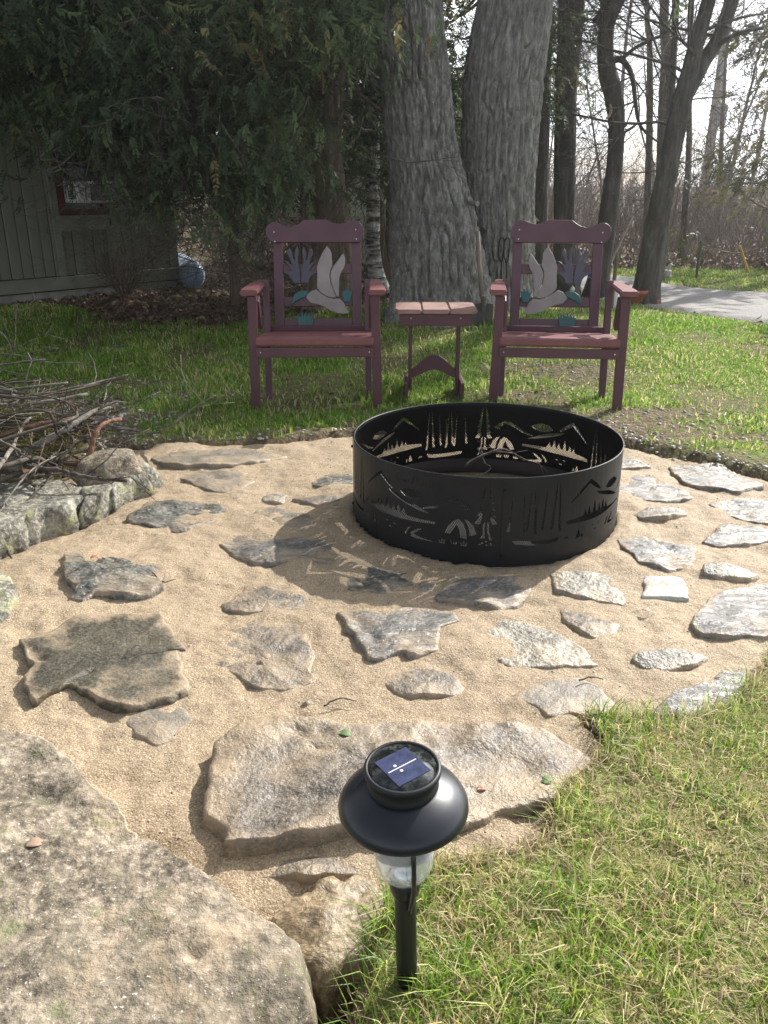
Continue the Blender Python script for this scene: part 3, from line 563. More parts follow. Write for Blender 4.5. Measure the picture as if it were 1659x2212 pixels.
# ------------------------------------------------------------------ grass
def blades(name, label, x, y, z, hmin, hmax, wd, mat, rnd, lean=.5, cat='grass', seg2=True, parent=None, flat=0.):
    n = len(x); H = rng.uniform(hmin, hmax, n) ; a = rng.uniform(0, 2 * math.pi, n); ln = rng.uniform(.1, lean, n) * H
    dx, dy = np.cos(a), np.sin(a); b = a + rng.uniform(-.9, .9, n) + math.pi / 2; wx, wy = np.cos(b) * wd, np.sin(b) * wd
    if np.ndim(flat) or flat: H2 = H * (1 - flat)
    else: H2 = H
    P0 = np.stack([x, y, z - .005], 1); Wv = np.stack([wx, wy, 0 * wx], 1)
    Lm = np.stack([dx * ln * .35, dy * ln * .35, H2 * .55], 1); Lt = np.stack([dx * ln * 1.3, dy * ln * 1.3, H2 * np.clip(1 - .25 * (ln / H) ** 2, .2, 1)], 1)
    V = np.stack([P0 - Wv / 2, P0 + Wv / 2, P0 + Lm - Wv * .4, P0 + Lm + Wv * .4, P0 + Lt], 1)
    k = np.arange(n)[:, None] * 5
    q = k + np.array([[0, 1, 3, 2]]); t = k + np.array([[2, 3, 4]])
    o = mk(name, V.reshape(-1, 3), [q, t], mat, attr={'rnd': np.repeat(rnd, 5)}, parent=parent); return tag(o, label, cat, kind='stuff')
# foreground lawn
def sample(n, box, fn):
    x = rng.uniform(box[0], box[1], n); y = rng.uniform(box[2], box[3], n); k = rng.random(n) < fn(x, y); return x[k], y[k]
fg = lambda x, y: (sdist(x, y, PATIO) < .015) * (y < 2.4) * (x > -.12)
x, y = sample(70000, (-.12, 1.9, .42, 2.2), lambda x, y: fg(x, y) * (x < .25 + .62 * y) * np.clip(1.7 - .4 * y, .3, 1) * np.where(y < .6, .8, 1) * (.3 + .7 * sstep(-.5, .3, fbm(x * 9, y * 9, 0, 5, 3))))
tuft = sstep(-.05, .5, fbm(x * 8, y * 7, 0, 61, 3)); edge = sstep(-.09, .0, sdist(x, y, PATIO)); tuft = np.clip(tuft + .55 * sstep(1.35, .95, y) * sstep(.42, .2, x), 0, 1.3)
green = np.clip(-.18 + .7 * tuft + .2 * edge, 0, 1); dead = rng.random(len(x)) > green
rn = np.where(dead, rng.uniform(.76, 1, len(x)), rng.uniform(0, .7, len(x)))
hh = .012 + .024 * tuft + .012 * edge
blades('lawn_grass', 'near lawn of green and straw coloured grass at the lower right', x, y, Gz(x, y), .6 * hh, 1.5 * hh, .0022, MAT['grass'], rn, 1.3)
x, y = sample(52000, (-.12, 1.9, .42, 2.2), lambda x, y: fg(x, y) * (x < .25 + .62 * y) * np.clip(1.7 - .4 * y, .3, 1))
blades('thatch', 'dry straw thatch lying among the near grass', x, y, Gz(x, y) + rng.uniform(0, .012, len(x)), .02, .05, .0020, MAT['straw'], rng.random(len(x)), 1.2, flat=.72)
# back lawn
def bl(x, y): return grass_density(x, y) * (y > 3.6) * (np.abs(x) < .35 + .56 * y) * np.clip(1.25 - .075 * y, .25, 1)
x, y = sample(640000, (-6, 7.2, 3.6, 12.5), bl)
dry = sstep(-.2, .5, fbm(x * 2.5, y * 2.5, 0, 91, 4) + .35 * (x > .9)); dead = rng.random(len(x)) < .06 + .24 * dry
rn = np.where(dead, rng.uniform(.74, 1, len(x)), rng.uniform(0, .62, len(x)))
H = .035 + .03 * sstep(-.4, .6, fbm(x * 3, y * 3, 0, 21, 3)); H = np.where(x > .9, H * .6, H)
blades('lawn_grass', 'bright green lawn behind the patio under the chairs', x, y, Gz(x, y), .5 * H, 1.35 * H, .0034 + .0006 * y, MAT['grass'], rn, .9)
x, y = sample(60000, (-3.5, 6.0, 3.7, 10), lambda x, y: (sdist(x, y, PATIO) < 0) * (np.abs(x) < .3 + .55 * y) * (sdist(x, y, DRIVE) < 0) * (.2 + .8 * (x > .7)))
blades('thatch', 'dry straw thatch scattered over the back lawn', x, y, Gz(x, y) + .002, .02, .06, .0035, MAT['straw'], rng.random(len(x)), 1.0, flat=.8)

# dead leaves
def leaflitter(name, label, n, box, fn, size=(.03, .07), zup=.03):
    x, y = sample(n, box, fn); n = len(x); s = rng.uniform(*size, n); a = rng.uniform(0, 6.28, n)
    ux = np.stack([np.cos(a), np.sin(a), rng.uniform(-.5, .5, n)], 1); vx = np.stack([-np.sin(a), np.cos(a), rng.uniform(-.6, .6, n)], 1)
    c = np.stack([x, y, Gz(x, y) + rng.uniform(.003, zup, n)], 1); S = s[:, None]
    up = np.array([0, 0, 1.]) * S * .25
    V = np.stack([c - ux * S * .5, c - vx * S * .28 - up * .2 + ux * S * .05, c + ux * S * .5 + up, c + vx * S * .28 + up * .6, c + up * .1], 1)
    k = np.arange(n)[:, None] * 5; t = np.concatenate([k + np.array([[4, 0, 1]]), k + np.array([[4, 1, 2]]), k + np.array([[4, 2, 3]]), k + np.array([[4, 3, 0]])])
    return tag(mk(name, V.reshape(-1, 3), t, MAT['leaves'], attr={'rnd': np.repeat(rng.random(n), 5)}), label, 'dead leaves', kind='stuff')
leaflitter('leaf_litter', 'brown dead leaves heaped beside the house and under the cedars', 40000, (-4.8, 1.0, 6.4, 13), lambda x, y: (sdist(x, y, LEAFBED) > -.15 - .1 * noise(x * 4, y * 4)) * np.clip(1.6 - .1 * y, .2, 1))
leaflitter('leaf_litter', 'dead leaves scattered around the brush pile and lawn', 2600, (-4, 1, 3.5, 7.5), lambda x, y: (sdist(x, y, PATIO) < 0) * np.where(x < -1.3, .8, .12), (.02, .05))
leaflitter('leaf_litter', 'brown fallen leaves covering the floor of the woods', 42000, (-2, 14, 11, 26), lambda x, y: (np.abs(x) < .6 * y) * (sdist(x, y, DRIVE) < -.6) * np.clip(1.9 - .08 * y, .2, 1) * (y > 12.2 + .8 * noise(x, y)), (.06, .16), .06)

# ------------------------------------------------------------------ fire ring
RX, RY, RR, RH = .372, 2.90, .4825, .302
TL = 2 * math.pi * RR / 4
def pine(cx, zb, zt, w, n=5, side=0, hole=True):   # jagged silhouette
    L = []; Rr = []
    for i in range(n):
        t0 = zt - (zt - zb) * (i / n); t1 = zt - (zt - zb) * ((i + 1) / n); w1 = w * (.25 + .75 * (i + 1) / n); w0 = w1 * .5
        if i == 0: L.append((cx, t0))
        L.append((cx - w1, t1 - (.004))); Rr.append((cx + w1, t1 - .004))
        if i < n - 1: L.append((cx - w0, t1 + .006)); Rr.append((cx + w0, t1 + .006))
    return L + [(cx, zb + .006)] + Rr[::-1]
def pine_half(cx, zb, zt, w, sg, n=6, th=.35):     # one ragged side of an outlined pine
    o = [(cx, zt)]; inn = []
    for i in range(n):
        f1 = (i + 1) / n; t1 = zt - (zt - zb) * f1; w1 = w * (.2 + .8 * f1)
        o.append((cx + sg * w1, t1)); o.append((cx + sg * w1 * .62, t1 + .003))
        inn.append((cx + sg * w1 * th, t1 + .010))
    o[-1] = (cx + sg * w1 * .5, t1 - .002)
    return o + inn[::-1]
def holes():
    H = []
    # single pine: outlined left and right plus trunk sides
    H.append(pine_half(.048, .150, .288, .034, -1)); H.append(pine_half(.052, .150, .288, .034, 1))
    H.append([(.040, .152), (.046, .158), (.045, .12), (.036, .094), (.028, .095), (.038, .115)])
    H.append([(.053, .155), (.060, .150), (.060, .115), (.068, .098), (.050, .101), (.054, .120)])
    for u, v_ in ((.032, .083), (.046, .089), (.058, .084), (.044, .078), (.067, .078), (.030, .078)):
        H.append([(u - .005, v_), (u, v_ + .0025), (u + .005, v_), (u, v_ - .0025)])
    # tent
    H.append([(.078, .112), (.088, .140), (.102, .155), (.118, .160), (.110, .148), (.104, .130), (.101, .108), (.092, .106)])
    H.append([(.108, .094), (.112, .125), (.122, .148), (.137, .160), (.150, .155), (.170, .135), (.184, .108), (.165, .106), (.152, .122), (.142, .142), (.134, .122), (.130, .098)])
    # grass tufts
    for g in (.118, .150, .190):
        for a, hgt in ((-.5, .016), (0, .018), (.55, .016)):
            H.append([(g + a * .012 - .002, .068), (g + a * .014 - .0035, .068 + hgt * .55), (g + a * .022, .068 + hgt), (g + a * .014 + .0025, .068 + hgt * .5), (g + a * .012 + .0012, .068)])
    # ridge line
    H.append([(.092, .198), (.108, .214), (.135, .229), (.160, .226), (.190, .212), (.225, .192), (.262, .180), (.255, .177), (.215, .186), (.180, .205), (.150, .217), (.132, .220), (.130, .207), (.118, .206), (.118, .192)])
    # sun/eye
    H.append([(.250, .219), (.270, .232), (.295, .237), (.325, .234), (.350, .219), (.330, .207), (.300, .203), (.270, .208)])
    # sweep under eye
    H.append([(.232, .163), (.270, .178), (.320, .198), (.370, .210), (.405, .217), (.390, .205), (.350, .190), (.310, .178), (.270, .168)])
    # peak
    H.append([(.378, .222), (.410, .248), (.440, .268), (.470, .248), (.520, .205), (.522, .199), (.480, .228), (.443, .252), (.410, .232), (.386, .219)])
    # tree line strip
    top = [(.215, .139), (.26, .139), (.32, .140)]
    for x0, hh in ((.335, .168), (.358, .182), (.380, .172), (.408, .186), (.435, .173), (.455, .167)):
        top += [(x0 - .009, .146), (x0 - .004, hh - .012), (x0, hh), (x0 + .004, hh - .012), (x0 + .009, .146)]
    top += [(.47, .145), (.535, .140)]
    bot = [(.535, .128), (.45, .122), (.35, .122), (.28, .126), (.215, .130)]
    H.append(top + bot)
    # river and birds
    H.append([(.210, .068), (.270, .076), (.292, .082), (.262, .106), (.276, .104), (.306, .084), (.305, .072), (.280, .067)])
    H.append([(.300, .108), (.318, .098), (.330, .080), (.322, .072), (.318, .086), (.306, .100)])
    for u, v_ in ((.375, .098), (.410, .101), (.395, .083)):
        H.append([(u - .008, v_ - .003), (u - .003, v_ + .003), (u, v_), (u + .003, v_ + .003), (u + .008, v_ - .003), (u + .002, v_ - .001), (u, v_ - .003), (u - .002, v_ - .001)])
    # cluster of pines (ragged sides)
    for cx, zt, w, a, b in ((.575, .285, .022, 1, 1), (.610, .262, .018, 0, 1), (.640, .245, .014, 0, 1), (.662, .272, .020, 1, 1), (.697, .258, .018, 1, 0), (.722, .248, .018, 0, 1)):
        lo = .105 + .015 * ((cx * 37) % 1)
        if a: H.append(pine_half(cx - .002, lo, zt, w, -1, 7)); 
        if b: H.append(pine_half(cx + .002, lo + .01, zt, w, 1, 7))
    # canoe and figures
    H.append([(.560, .088), (.564, .092), (.580, .086), (.640, .086), (.700, .092), (.722, .092), (.712, .080), (.660, .072), (.600, .070), (.568, .074)])
    H.append([(.470, .070), (.474, .092), (.480, .100), (.486, .090), (.490, .070)]); H.append([(.456, .070), (.460, .086), (.466, .078), (.464, .070)]); H.append([(.515, .075), (.528, .086), (.545, .080), (.530, .079)])
    return H
HL = holes(); CIRC = 2 * math.pi * RR
polys = []
for k in range(4):
    for h in HL: polys.append([(u + k * TL, v_) for u, v_ in h])
verts = []; edges = []
def addloop(pl):
    b = len(verts); verts.extend(Vector(p) for p in pl)
    edges.extend((b + i, b + (i + 1) % len(pl)) for i in range(len(pl)))
addloop([(0, 0), (CIRC, 0), (CIRC, RH), (0, RH)])
NS = 96
for i in range(1, NS):
    b = len(verts); verts += [Vector((CIRC * i / NS, 0)), Vector((CIRC * i / NS, RH))]; edges.append((b, b + 1))
for pl in polys: addloop(pl)
cv, ce, cf, *_ = delaunay_2d_cdt(verts, edges, [], 0, 1e-6)
cvn = np.array([[v.x, v.y] for v in cv]); cf = np.array([f for f in cf if len(f) == 3]); cen = cvn[cf].mean(1)
bad = np.zeros(len(cf), bool)
for pl in polys: bad |= inpoly(cen[:, 0], cen[:, 1], pl)
cf = cf[~bad]
def bend(u, v_, r):                    # u measured inside left to right starting at the back (+Y)
    a = math.pi / 2 - u / RR
    return np.stack([r * np.cos(a), r * np.sin(a), v_], 1)
ring = empty('fire_ring', (RX, RY, -.004), label='black steel fire ring with cut-out pines, tents and mountains on the sand patio', cat='fire ring')
Vo = bend(cvn[:, 0], cvn[:, 1], RR); Vi = bend(cvn[:, 0], cvn[:, 1], RR - .003); n = len(Vo)
ed = {}
for f in cf:
    for a, b in ((f[0], f[1]), (f[1], f[2]), (f[2], f[0])): ed[(a, b)] = ed.get((a, b), 0) + 1
bq = [[a, b, b + n, a + n] for (a, b) in ed if (b, a) not in ed]
flat(mk('steel_band', np.vstack([Vo, Vi]), [cf, cf[:, ::-1] + n, np.array(bq)], MAT['black_steel'], ring))
# welded mesh screen behind the openings: diagonal wires, joined (too many to pick apart)
P0 = []; P1 = []; st = .0072; rs = RR - .006
for sg in (1, -1):
    for k in range(int(CIRC / st)):
        uu = k * st; m_ = 8; v0 = .062; v1 = .292
        for j in range(m_):
            a0 = v0 + (v1 - v0) * j / m_; a1 = v0 + (v1 - v0) * (j + 1) / m_
            P0.append((uu + sg * (a0 - v0) * .62, a0)); P1.append((uu + sg * (a1 - v0) * .62, a1))
P0 = np.array(P0); P1 = np.array(P1)
V, q = segs(bend(P0[:, 0], P0[:, 1], rs), bend(P1[:, 0], P1[:, 1], rs), .0011, .0011, 3)
tag(mk('spark_screen', V, q, MAT['screen'], ring), kind='stuff')
b = MB(); b.lathe([(RR - .010, 0), (RR - .010, .062), (RR - .0125, .062), (RR - .0125, 0)], 96, close=False); b.build('inner_band', MAT['ring_inner'], ring, True)
b = MB(); b.lathe([(RR + .0005, RH - .002), (RR + .0012, RH + .002), (RR - .004, RH + .002), (RR - .0042, RH - .002)], 96, close=False); b.build('rim', MAT['black_steel'], ring, True)
for a in (0, 1, 2, 3):
    th = math.pi / 2 - a * math.pi / 2 + .012
    b = MB(); r_ = RR + .002; up = [(math.cos(th) * r_, math.sin(th) * r_, z) for z in (.005, .298)]
    Mz = np.array([[math.cos(th), -math.sin(th), 0], [math.sin(th), math.cos(th), 0], [0, 0, 1]])
    b.box((math.cos(th) * r_, math.sin(th) * r_, .151), (.0022, .013, .296), Mz); b.build('seam_strip', MAT['black_steel'], ring)
    for z in (.262, .04):
        b = MB(); b.tube([(math.cos(th) * (RR + .002), math.sin(th) * (RR + .002), z), (math.cos(th) * (RR + .009), math.sin(th) * (RR + .009), z)], .0055, 8); b.build('bolt', MAT['black_steel'], ring)
# faint cursive lettering strokes on the front
def onring(pts, r=RR + .0012):
    P = np.array(pts, float)
    u0 = CIRC / 2 + (.372 + .011 - (0)) * 0
    return P
LET = [[(360, 235), (300, 270), (262, 340), (255, 410), (280, 440), (330, 440)], [(440, 430), (410, 445), (405, 465), (425, 475), (440, 450), (445, 475)], [(470, 470), (490, 480), (510, 450)],
       [(590, 430), (600, 450), (575, 490), (600, 500)], [(640, 370), (600, 440), (570, 520), (600, 500)], [(710, 390), (680, 445), (690, 460)], [(780, 330), (798, 332)], [(778, 380), (795, 383)], [(780, 490), (840, 500), (800, 520)],
       [(800, 520), (770, 570), (800, 585), (840, 560)], [(940, 530), (915, 590), (930, 612), (975, 600), (985, 575)], [(1060, 420), (1010, 480), (990, 560)], [(1090, 530), (1180, 535)], [(1110, 640), (1140, 620), (1180, 640), (1150, 660), (1115, 650)],
       [(1270, 520), (1240, 540), (1230, 560), (1290, 620), (1300, 650)], [(1370, 650), (1420, 655)]]
b = MB()
for st_ in LET:
    pts = []
    for (x, y) in st_:
        px = (1440 + x / 5.53) * .576; py = (1720 + y / 5.53) * .576; d = ray(px, py)
        ox, oy = -RX, -RY; A = d[0] ** 2 + d[1] ** 2; B = 2 * (d[0] * ox + d[1] * oy); Cc = ox * ox + oy * oy - (RR + .0008) ** 2
        t = (-B - math.sqrt(B * B - 4 * A * Cc)) / (2 * A); pts.append(d * t + np.array([-RX, -RY, CAM_H + .004]))
    b.tube(catmull(pts, 3), .0011, 5)
b.build('script_lettering', MAT['ring_inner'], ring)
# ash-dark bed inside and two twigs
b = MB(); th = np.linspace(0, 2 * math.pi, 48, endpoint=False)
rr_ = np.linspace(0, RR - .014, 10)[1:]; V = [(0, 0, -.03)]
for r_ in rr_:
    for t in th: V.append((r_ * math.cos(t), r_ * math.sin(t), -.03 + .012 * float(noise(r_ * math.cos(t) * 20, r_ * math.sin(t) * 20))))
tq = [[0, 1 + i, 1 + (i + 1) % 48] for i in range(48)]; qq = [[1 + a * 48 + i, 1 + (a + 1) * 48 + i, 1 + (a + 1) * 48 + (i + 1) % 48, 1 + a * 48 + (i + 1) % 48] for a in range(8) for i in range(48)]
MAT['ash'] = simple('ash', (.022, .02, .018), .95, 0, None, .4, 30, [(60, .8, .01)])
mk('ash_bed', np.array(V) + [RX, RY, 0], [np.array(tq), np.array(qq)], MAT['ash'], smooth=True, origin=(RX, RY, 0)); tag(bpy.data.objects['ash_bed'], 'dark ash and charcoal bed on the ground inside the fire ring', kind='structure')
def stick(name, pts, r0, r1, mat, label, group=None, n=6, side=0, cat='branch', k=5, jit=.004, twigs=None, parent=None, cut=False, tr=.0016):
    P = catmull(pts, k); L = len(P); rad = np.linspace(r0, r1, L) * (1 + .12 * rng.standard_normal(L)); P = P + jit * rng.standard_normal(P.shape) * np.linspace(1, .4, L)[:, None] * .5
    b = MB(); b.tube(P, np.abs(rad), n)
    for _ in range(side):
        i = rng.integers(L // 5, L - 1); d = P[min(i + 1, L - 1)] - P[i - 1]; d /= np.linalg.norm(d) + 1e-9; o = rng.standard_normal(3); o[2] = abs(o[2]) * .5; d = d * .8 + o * .6; d /= np.linalg.norm(d); ln = rng.uniform(.08, .30)
        q = [P[i], P[i] + d * ln * .4 + rng.standard_normal(3) * .012, P[i] + d * ln * .7 + rng.standard_normal(3) * .02, P[i] + d * ln + rng.standard_normal(3) * .03]
        b.tube(q, np.linspace(rad[i] * .5, tr, 4), 4)
        j = q[2]; d2 = d + rng.standard_normal(3) * .5; b.tube([j, j + d2 * ln * .2, j + d2 * ln * .4], np.linspace(tr * 1.3, tr * .7, 3), 3)
    c = P[0].copy(); o = b.build(name, mat, parent, True, origin=c)
    if label: tag(o, label, cat, group)
    if cut:
        d = P[0] - P[1]; d /= np.linalg.norm(d); e = MB(); e.tube([P[0] - d * .002, P[0] + d * .003], r0 * .93, 10); cb = e.build('cut_end', MAT['cutwood'], o, origin=c); cb.location = (0, 0, 0)
    return o
ti = lambda px, py, Y: W(px, py, Y)
stick('twig', [ti(1040, 960, 3.37), ti(1045, 995, 3.3), ti(1060, 1012, 3.2), (RX - .0, 3.15, .05)], .0025, .002, MAT['stick_gray'], 'thin curved twig standing inside the fire ring against its far wall', cat='twig')
stick('twig', [(RX - .08, 2.86, .19), (RX + .0, 2.9, .225), (RX + .07, 2.93, .235), (RX + .14, 2.96, .19)], .006, .004, MAT['stick_dark'], 'dark forked twig lying just below the near rim inside the fire ring', cat='twig', side=3)

# ------------------------------------------------------------------ chairs
K = .000858
def bp(x, y, mir): u = (x - 562) * K; return ((-u if mir else u), (808 - y) * K)
HEAD = [(262, 250), (235, 232), (220, 205), (217, 178), (222, 152), (238, 132), (262, 121), (290, 121), (318, 133), (350, 148), (382, 152), (415, 144), (445, 128), (474, 106), (630, 103), (655, 120), (690, 130), (725, 131), (758, 121), (790, 109), (820, 107), (850, 118), (872, 145), (880, 178), (876, 205), (864, 228), (845, 250)]
W1 = [(625, 272), (610, 298), (592, 322), (570, 370), (558, 410), (560, 450), (558, 500), (556, 545), (580, 575), (620, 600), (655, 612), (688, 608), (668, 560), (650, 510), (643, 470), (648, 432), (663, 400), (662, 375), (657, 350), (660, 325), (652, 305), (645, 292)]
W2 = [(740, 318), (722, 338), (705, 362), (670, 405), (652, 440), (650, 470), (655, 510), (668, 555), (692, 606), (706, 598), (706, 540), (708, 480), (725, 440), (742, 415), (750, 385), (751, 355)]
BODY = [(480, 610), (492, 588), (515, 567), (550, 556), (578, 580), (620, 606), (665, 618), (710, 616), (735, 640), (752, 672), (775, 712), (740, 719), (690, 712), (650, 698), (600, 670), (560, 655), (510, 645)]
HD = [(375, 662), (388, 632), (392, 605), (405, 585), (435, 566), (470, 562), (502, 570), (482, 602), (455, 612), (425, 625), (395, 645)]
CT = [(395, 513), (388, 485), (370, 462), (345, 451), (330, 449), (335, 441), (372, 438), (387, 436), (374, 408), (350, 380), (328, 366), (346, 367), (388, 393), (378, 355), (358, 318), (371, 280), (388, 305), (398, 350), (411, 368), (408, 322), (417, 280), (428, 276), (434, 310), (428, 350), (430, 385), (440, 420), (445, 513)]
TUFT = [(427, 800), (420, 765), (412, 728), (424, 742), (430, 714), (440, 738), (452, 706), (462, 738), (474, 702), (484, 738), (500, 703), (505, 740), (522, 706), (521, 740), (540, 706), (530, 765), (522, 800)]
TUF2 = [(740, 638), (730, 600), (718, 560), (735, 578), (748, 548), (757, 575), (775, 540), (780, 572), (797, 556), (790, 600), (780, 640)]
def chair(loc, rz, mir, label):
    t = empty('garden_armchair', loc, rz, label=label, cat='chair', group='pair of maroon garden armchairs'); t.scale = (.965, .965, .975)
    mm, mt = MAT['maroon'], MAT['maroon_top']; sx = -1 if mir else 1
    lean = R(-15); ob = (0, .425, .395); MBk = Matrix.Translation(ob) @ rotx(lean)      # back plane: x right, z up along the back
    P_ = lambda pts: [bp(x, y, mir) for x, y in pts]
    def pl(name, pts, y0, th, mat):
        q = P_(pts); o = plate(name, q, y0, th, mat, t, MBk, .002); return o
    pl('headboard', HEAD, -.024, .022, mm)
    for s in (-1, 1): board('back_post', (0, 0, 0), (.055, .024, .49), mm, t, MBk @ Matrix.Translation((s * .2285, .012, .243)), .003)
    for z, hh in ((.336, .056), (.150, .053), (.030, .052)): board('back_rail', (0, 0, 0), (.4015, .018, hh), mm, t, MBk @ Matrix.Translation((0, .014, z)), .003)
    pl('duck_wing', W1, -.010, .014, MAT['beige']); pl('duck_wing', W2, -.013, .014, MAT['beige']); pl('duck_body', BODY, -.010, .014, MAT['beige']); pl('duck_head', HD, -.010, .014, MAT['teal'])
    pl('cattail', CT, -.010, .014, MAT['slate_blue']); pl('cattail', [(893 - x, y) for x, y in CT][::-1], -.010, .014, MAT['slate_blue'])
    pl('grass_tuft', TUFT, -.011, .014, MAT['teal']); pl('grass_tuft', TUF2, -.011, .014, MAT['teal'])
    for x, y in ((274, 184), (278, 246), (825, 169), (828, 230)):
        u, v_ = bp(x, y, mir); b = MB(); b.tube([(u, -.0245, v_), (u, -.028, v_)], .0038, 8); o = b.build('screw', MAT['screw'], t); o.data.transform(MBk)
    # seat
    board('seat_slat', (0, .035, .384), (.645, .095, .050), mt, t, rotx(R(-3)), .014, 3)
    for i in range(3): board('seat_slat', (0, .140 + i * .095, .392 - i * .010), (.60 if i == 2 else .62, .085, .022), mt, t, None, .004)
    board('seat_apron', (0, -.008, .331), (.640, .022, .052), mm, t, None, .003)
    board('back_seat_rail', (0, .40, .375), (.585, .022, .075), mm, t, None, .003)
    for s in (-1, 1):
        board('front_leg', (s * .334, .018, .3125), (.050, .036, .625), mm, t, Matrix.Rotation(R(s * -1.2), 4, 'Y'), .003)
        board('rear_leg', (s * .292, .33, .33), (.036, .048, .69), mm, t, rotx(R(-9)), .003)
        board('seat_rail', (s * .303, .2, .338), (.022, .40, .06), mm, t, None, .003)
        board('arm_brace', (s * .305, .085, .53), (.022, .06, .17), mm, t, rotx(R(24)), .004)
        bm = bmesh.new(); w_ = .046
        pts = [(-w_, -.045), (w_, -.045), (w_ + .003, .05), (w_ - .008, .30), (.012, .50), (-w_ + .004, .50), (-w_ + .004, .02)]
        if s < 0: pts = [(-x, y) for x, y in pts][::-1]
        vs = [bm.verts.new((x + s * .338, y, .632)) for x, y in pts]; f = bm.faces.new(vs); r = bmesh.ops.extrude_face_region(bm, geom=[f])
        for e in r['geom']:
            if isinstance(e, bmesh.types.BMVert): e.co.z += .028
        bmesh.ops.recalc_face_normals(bm, faces=bm.faces); bmesh.ops.bevel(bm, geom=list(bm.edges), offset=.006, segments=2, affect='EDGES')
        bm_obj('armrest', bm, mt, t)
        b = MB(); b.tube([(s * .295, -.0185, .333), (s * .295, -.022, .333)], .004, 8); b.build('screw', MAT['screw'], t)
    return t
chair((-.362, 4.36, .004), R(1.5), False, 'maroon armchair on the left with its cut-out mallard flying left, on shaded grass')
chair((.912, 4.33, .004), R(-6.5), True, 'maroon armchair on the right with its cut-out mallard flying right, on sunny grass')
# side table
t = empty('side_table', (.278, 4.52, .016), R(-1), label='small maroon side table with a three plank top between the armchairs', cat='table')
for i in range(3):
    pts = [(-.222 + i * .149, -.03), (-.222 + i * .149 + .145, -.03), (-.222 + i * .149 + .145, .29), (-.222 + i * .149, .29)]
    if i == 0: pts = [(-.222, .0), (-.205, -.03), (-.077, -.03), (-.077, .29), (-.195, .29), (-.222, .26)]
    if i == 2: pts = [(.076, -.03), (.205, -.03), (.222, .0), (.222, .26), (.195, .29), (.076, .29)]
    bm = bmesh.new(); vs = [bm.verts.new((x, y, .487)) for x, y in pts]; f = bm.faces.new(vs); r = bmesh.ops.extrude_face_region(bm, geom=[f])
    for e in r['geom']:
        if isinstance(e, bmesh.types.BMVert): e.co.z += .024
    bmesh.ops.recalc_face_normals(bm, faces=bm.faces); bmesh.ops.bevel(bm, geom=list(bm.edges), offset=.006, segments=2, affect='EDGES'); bm_obj('top_plank', bm, MAT['sunlit_tan_top'], t)
board('apron', (0, .0, .453), (.39, .022, .060), MAT['maroon'], t, None, .003); board('apron', (0, .26, .453), (.39, .022, .060), MAT['maroon'], t, None, .003)
for s in (-1, 1):
    board('leg', (s * .133, .13, .242), (.020, .07, .47), MAT['maroon'], t, None, .003)
    board('foot', (s * .155, .13, .062), (.020, .30, .10), MAT['maroon'], t, None, .004)
    b = MB(); b.tube([(s * .133 * 1.0 + (.0), -.0115, .463), (s * .133, -.015, .463)], .0038, 8); b.build('screw', MAT['screw'], t)
top = [(-.123 + .246 * k / 16, .165 + .082 * (math.sin(math.pi * k / 16) ** 1.3)) for k in range(17)]; bot = [(.123 - .246 * k / 16, .118 + .045 * (math.sin(math.pi * k / 16) ** 1.6)) for k in range(17)]
plate('arched_stretcher', top + bot, .10, .022, MAT['maroon'], t, None, .002)

# ------------------------------------------------------------------ solar light
LX, LY = D(880, 2150)[:2]
t = empty('solar_light', (LX, LY, -.0), label='black solar path light with clear plastic lens staked in the near grass', cat='garden light')
t.rotation_euler = (R(3), R(-1.5), 0)
def L_(prof, name, mat, n=64, par=t, sm=True, cl=True):
    b = MB(); b.lathe(prof, n, close=cl); return b.build(name, mat, par, sm)
L_([(.0150, -.06), (.0155, .213), (.016, .218)], 'stake', MAT['black_plastic_matte'])
L_([(.0165, .214), (.0205, .224), (.0222, .235), (.0205, .247), (.014, .252)], 'stake_collar', MAT['black_plastic'])
cap = L_([(.036, .339), (.0425, .338), (.0445, .343), (.052, .351), (.070, .364), (.083, .373), (.0862, .377), (.0860, .382), (.0815, .391), (.073, .399), (.064, .405), (.056, .409), (.050, .412), (.0462, .4135)], 'cap', MAT['black_plastic'], 96)
hs = L_([(.0455, .412), (.0470, .416), (.0452, .420), (.044, .428), (.0475, .434), (.0500, .436), (.0505, .441), (.049, .4435), (.0465, .444), (.0452, .4432), (.0450, .4400)], 'panel_housing', MAT['black_plastic_matte'], 96)
L_([(.0448, .4410), (.0448, .4422), (.001, .4424)], 'panel_window', MAT['dusty'], 64, hs, True, False)
for c_, rz in ((0, R(35)),):
    b = MB(); Rz = np.array([[math.cos(rz), -math.sin(rz), 0], [math.sin(rz), math.cos(rz), 0], [0, 0, 1]])
    for off in (-.0138, .0138):
        b = MB(); b.box(Rz @ np.array([0, off, .4430]), (.050, .0268, .0008), Rz); b.build('solar_cell', MAT['cell'], hs)
    b = MB(); b.box(Rz @ np.array([0, 0, .4436]), (.044, .0017, .0008), Rz); b.build('busbar', MAT['silver'], hs)
    for dx_, dy_ in ((-.008, .006), (-.006, -.006)):
        b = MB(); b.lathe([(.0022, .4434), (.0022, .4438), (.0001, .4442)], 12, tuple(Rz @ np.array([dx_, dy_, 0]))); b.build('droplet', MAT['silver'], hs)
L_([(.001, .251), (.012, .2515), (.028, .256), (.036, .266), (.0398, .280), (.0405, .298), (.0405, .344)], 'lens', MAT['clear'], 64, t, True, False)
bpy.data.objects['lens'].modifiers.new('shell', 'SOLIDIFY').thickness = .0016
L_([(.034, .343), (.022, .338), (.010, .334), (.006, .330), (.001, .3295)], 'reflector', MAT['white_plastic'], 48, t, True, False)
L_([(.004, .310), (.004, .299), (.0025, .295), (.0005, .294)], 'led_bulb', MAT['glassball'], 24)
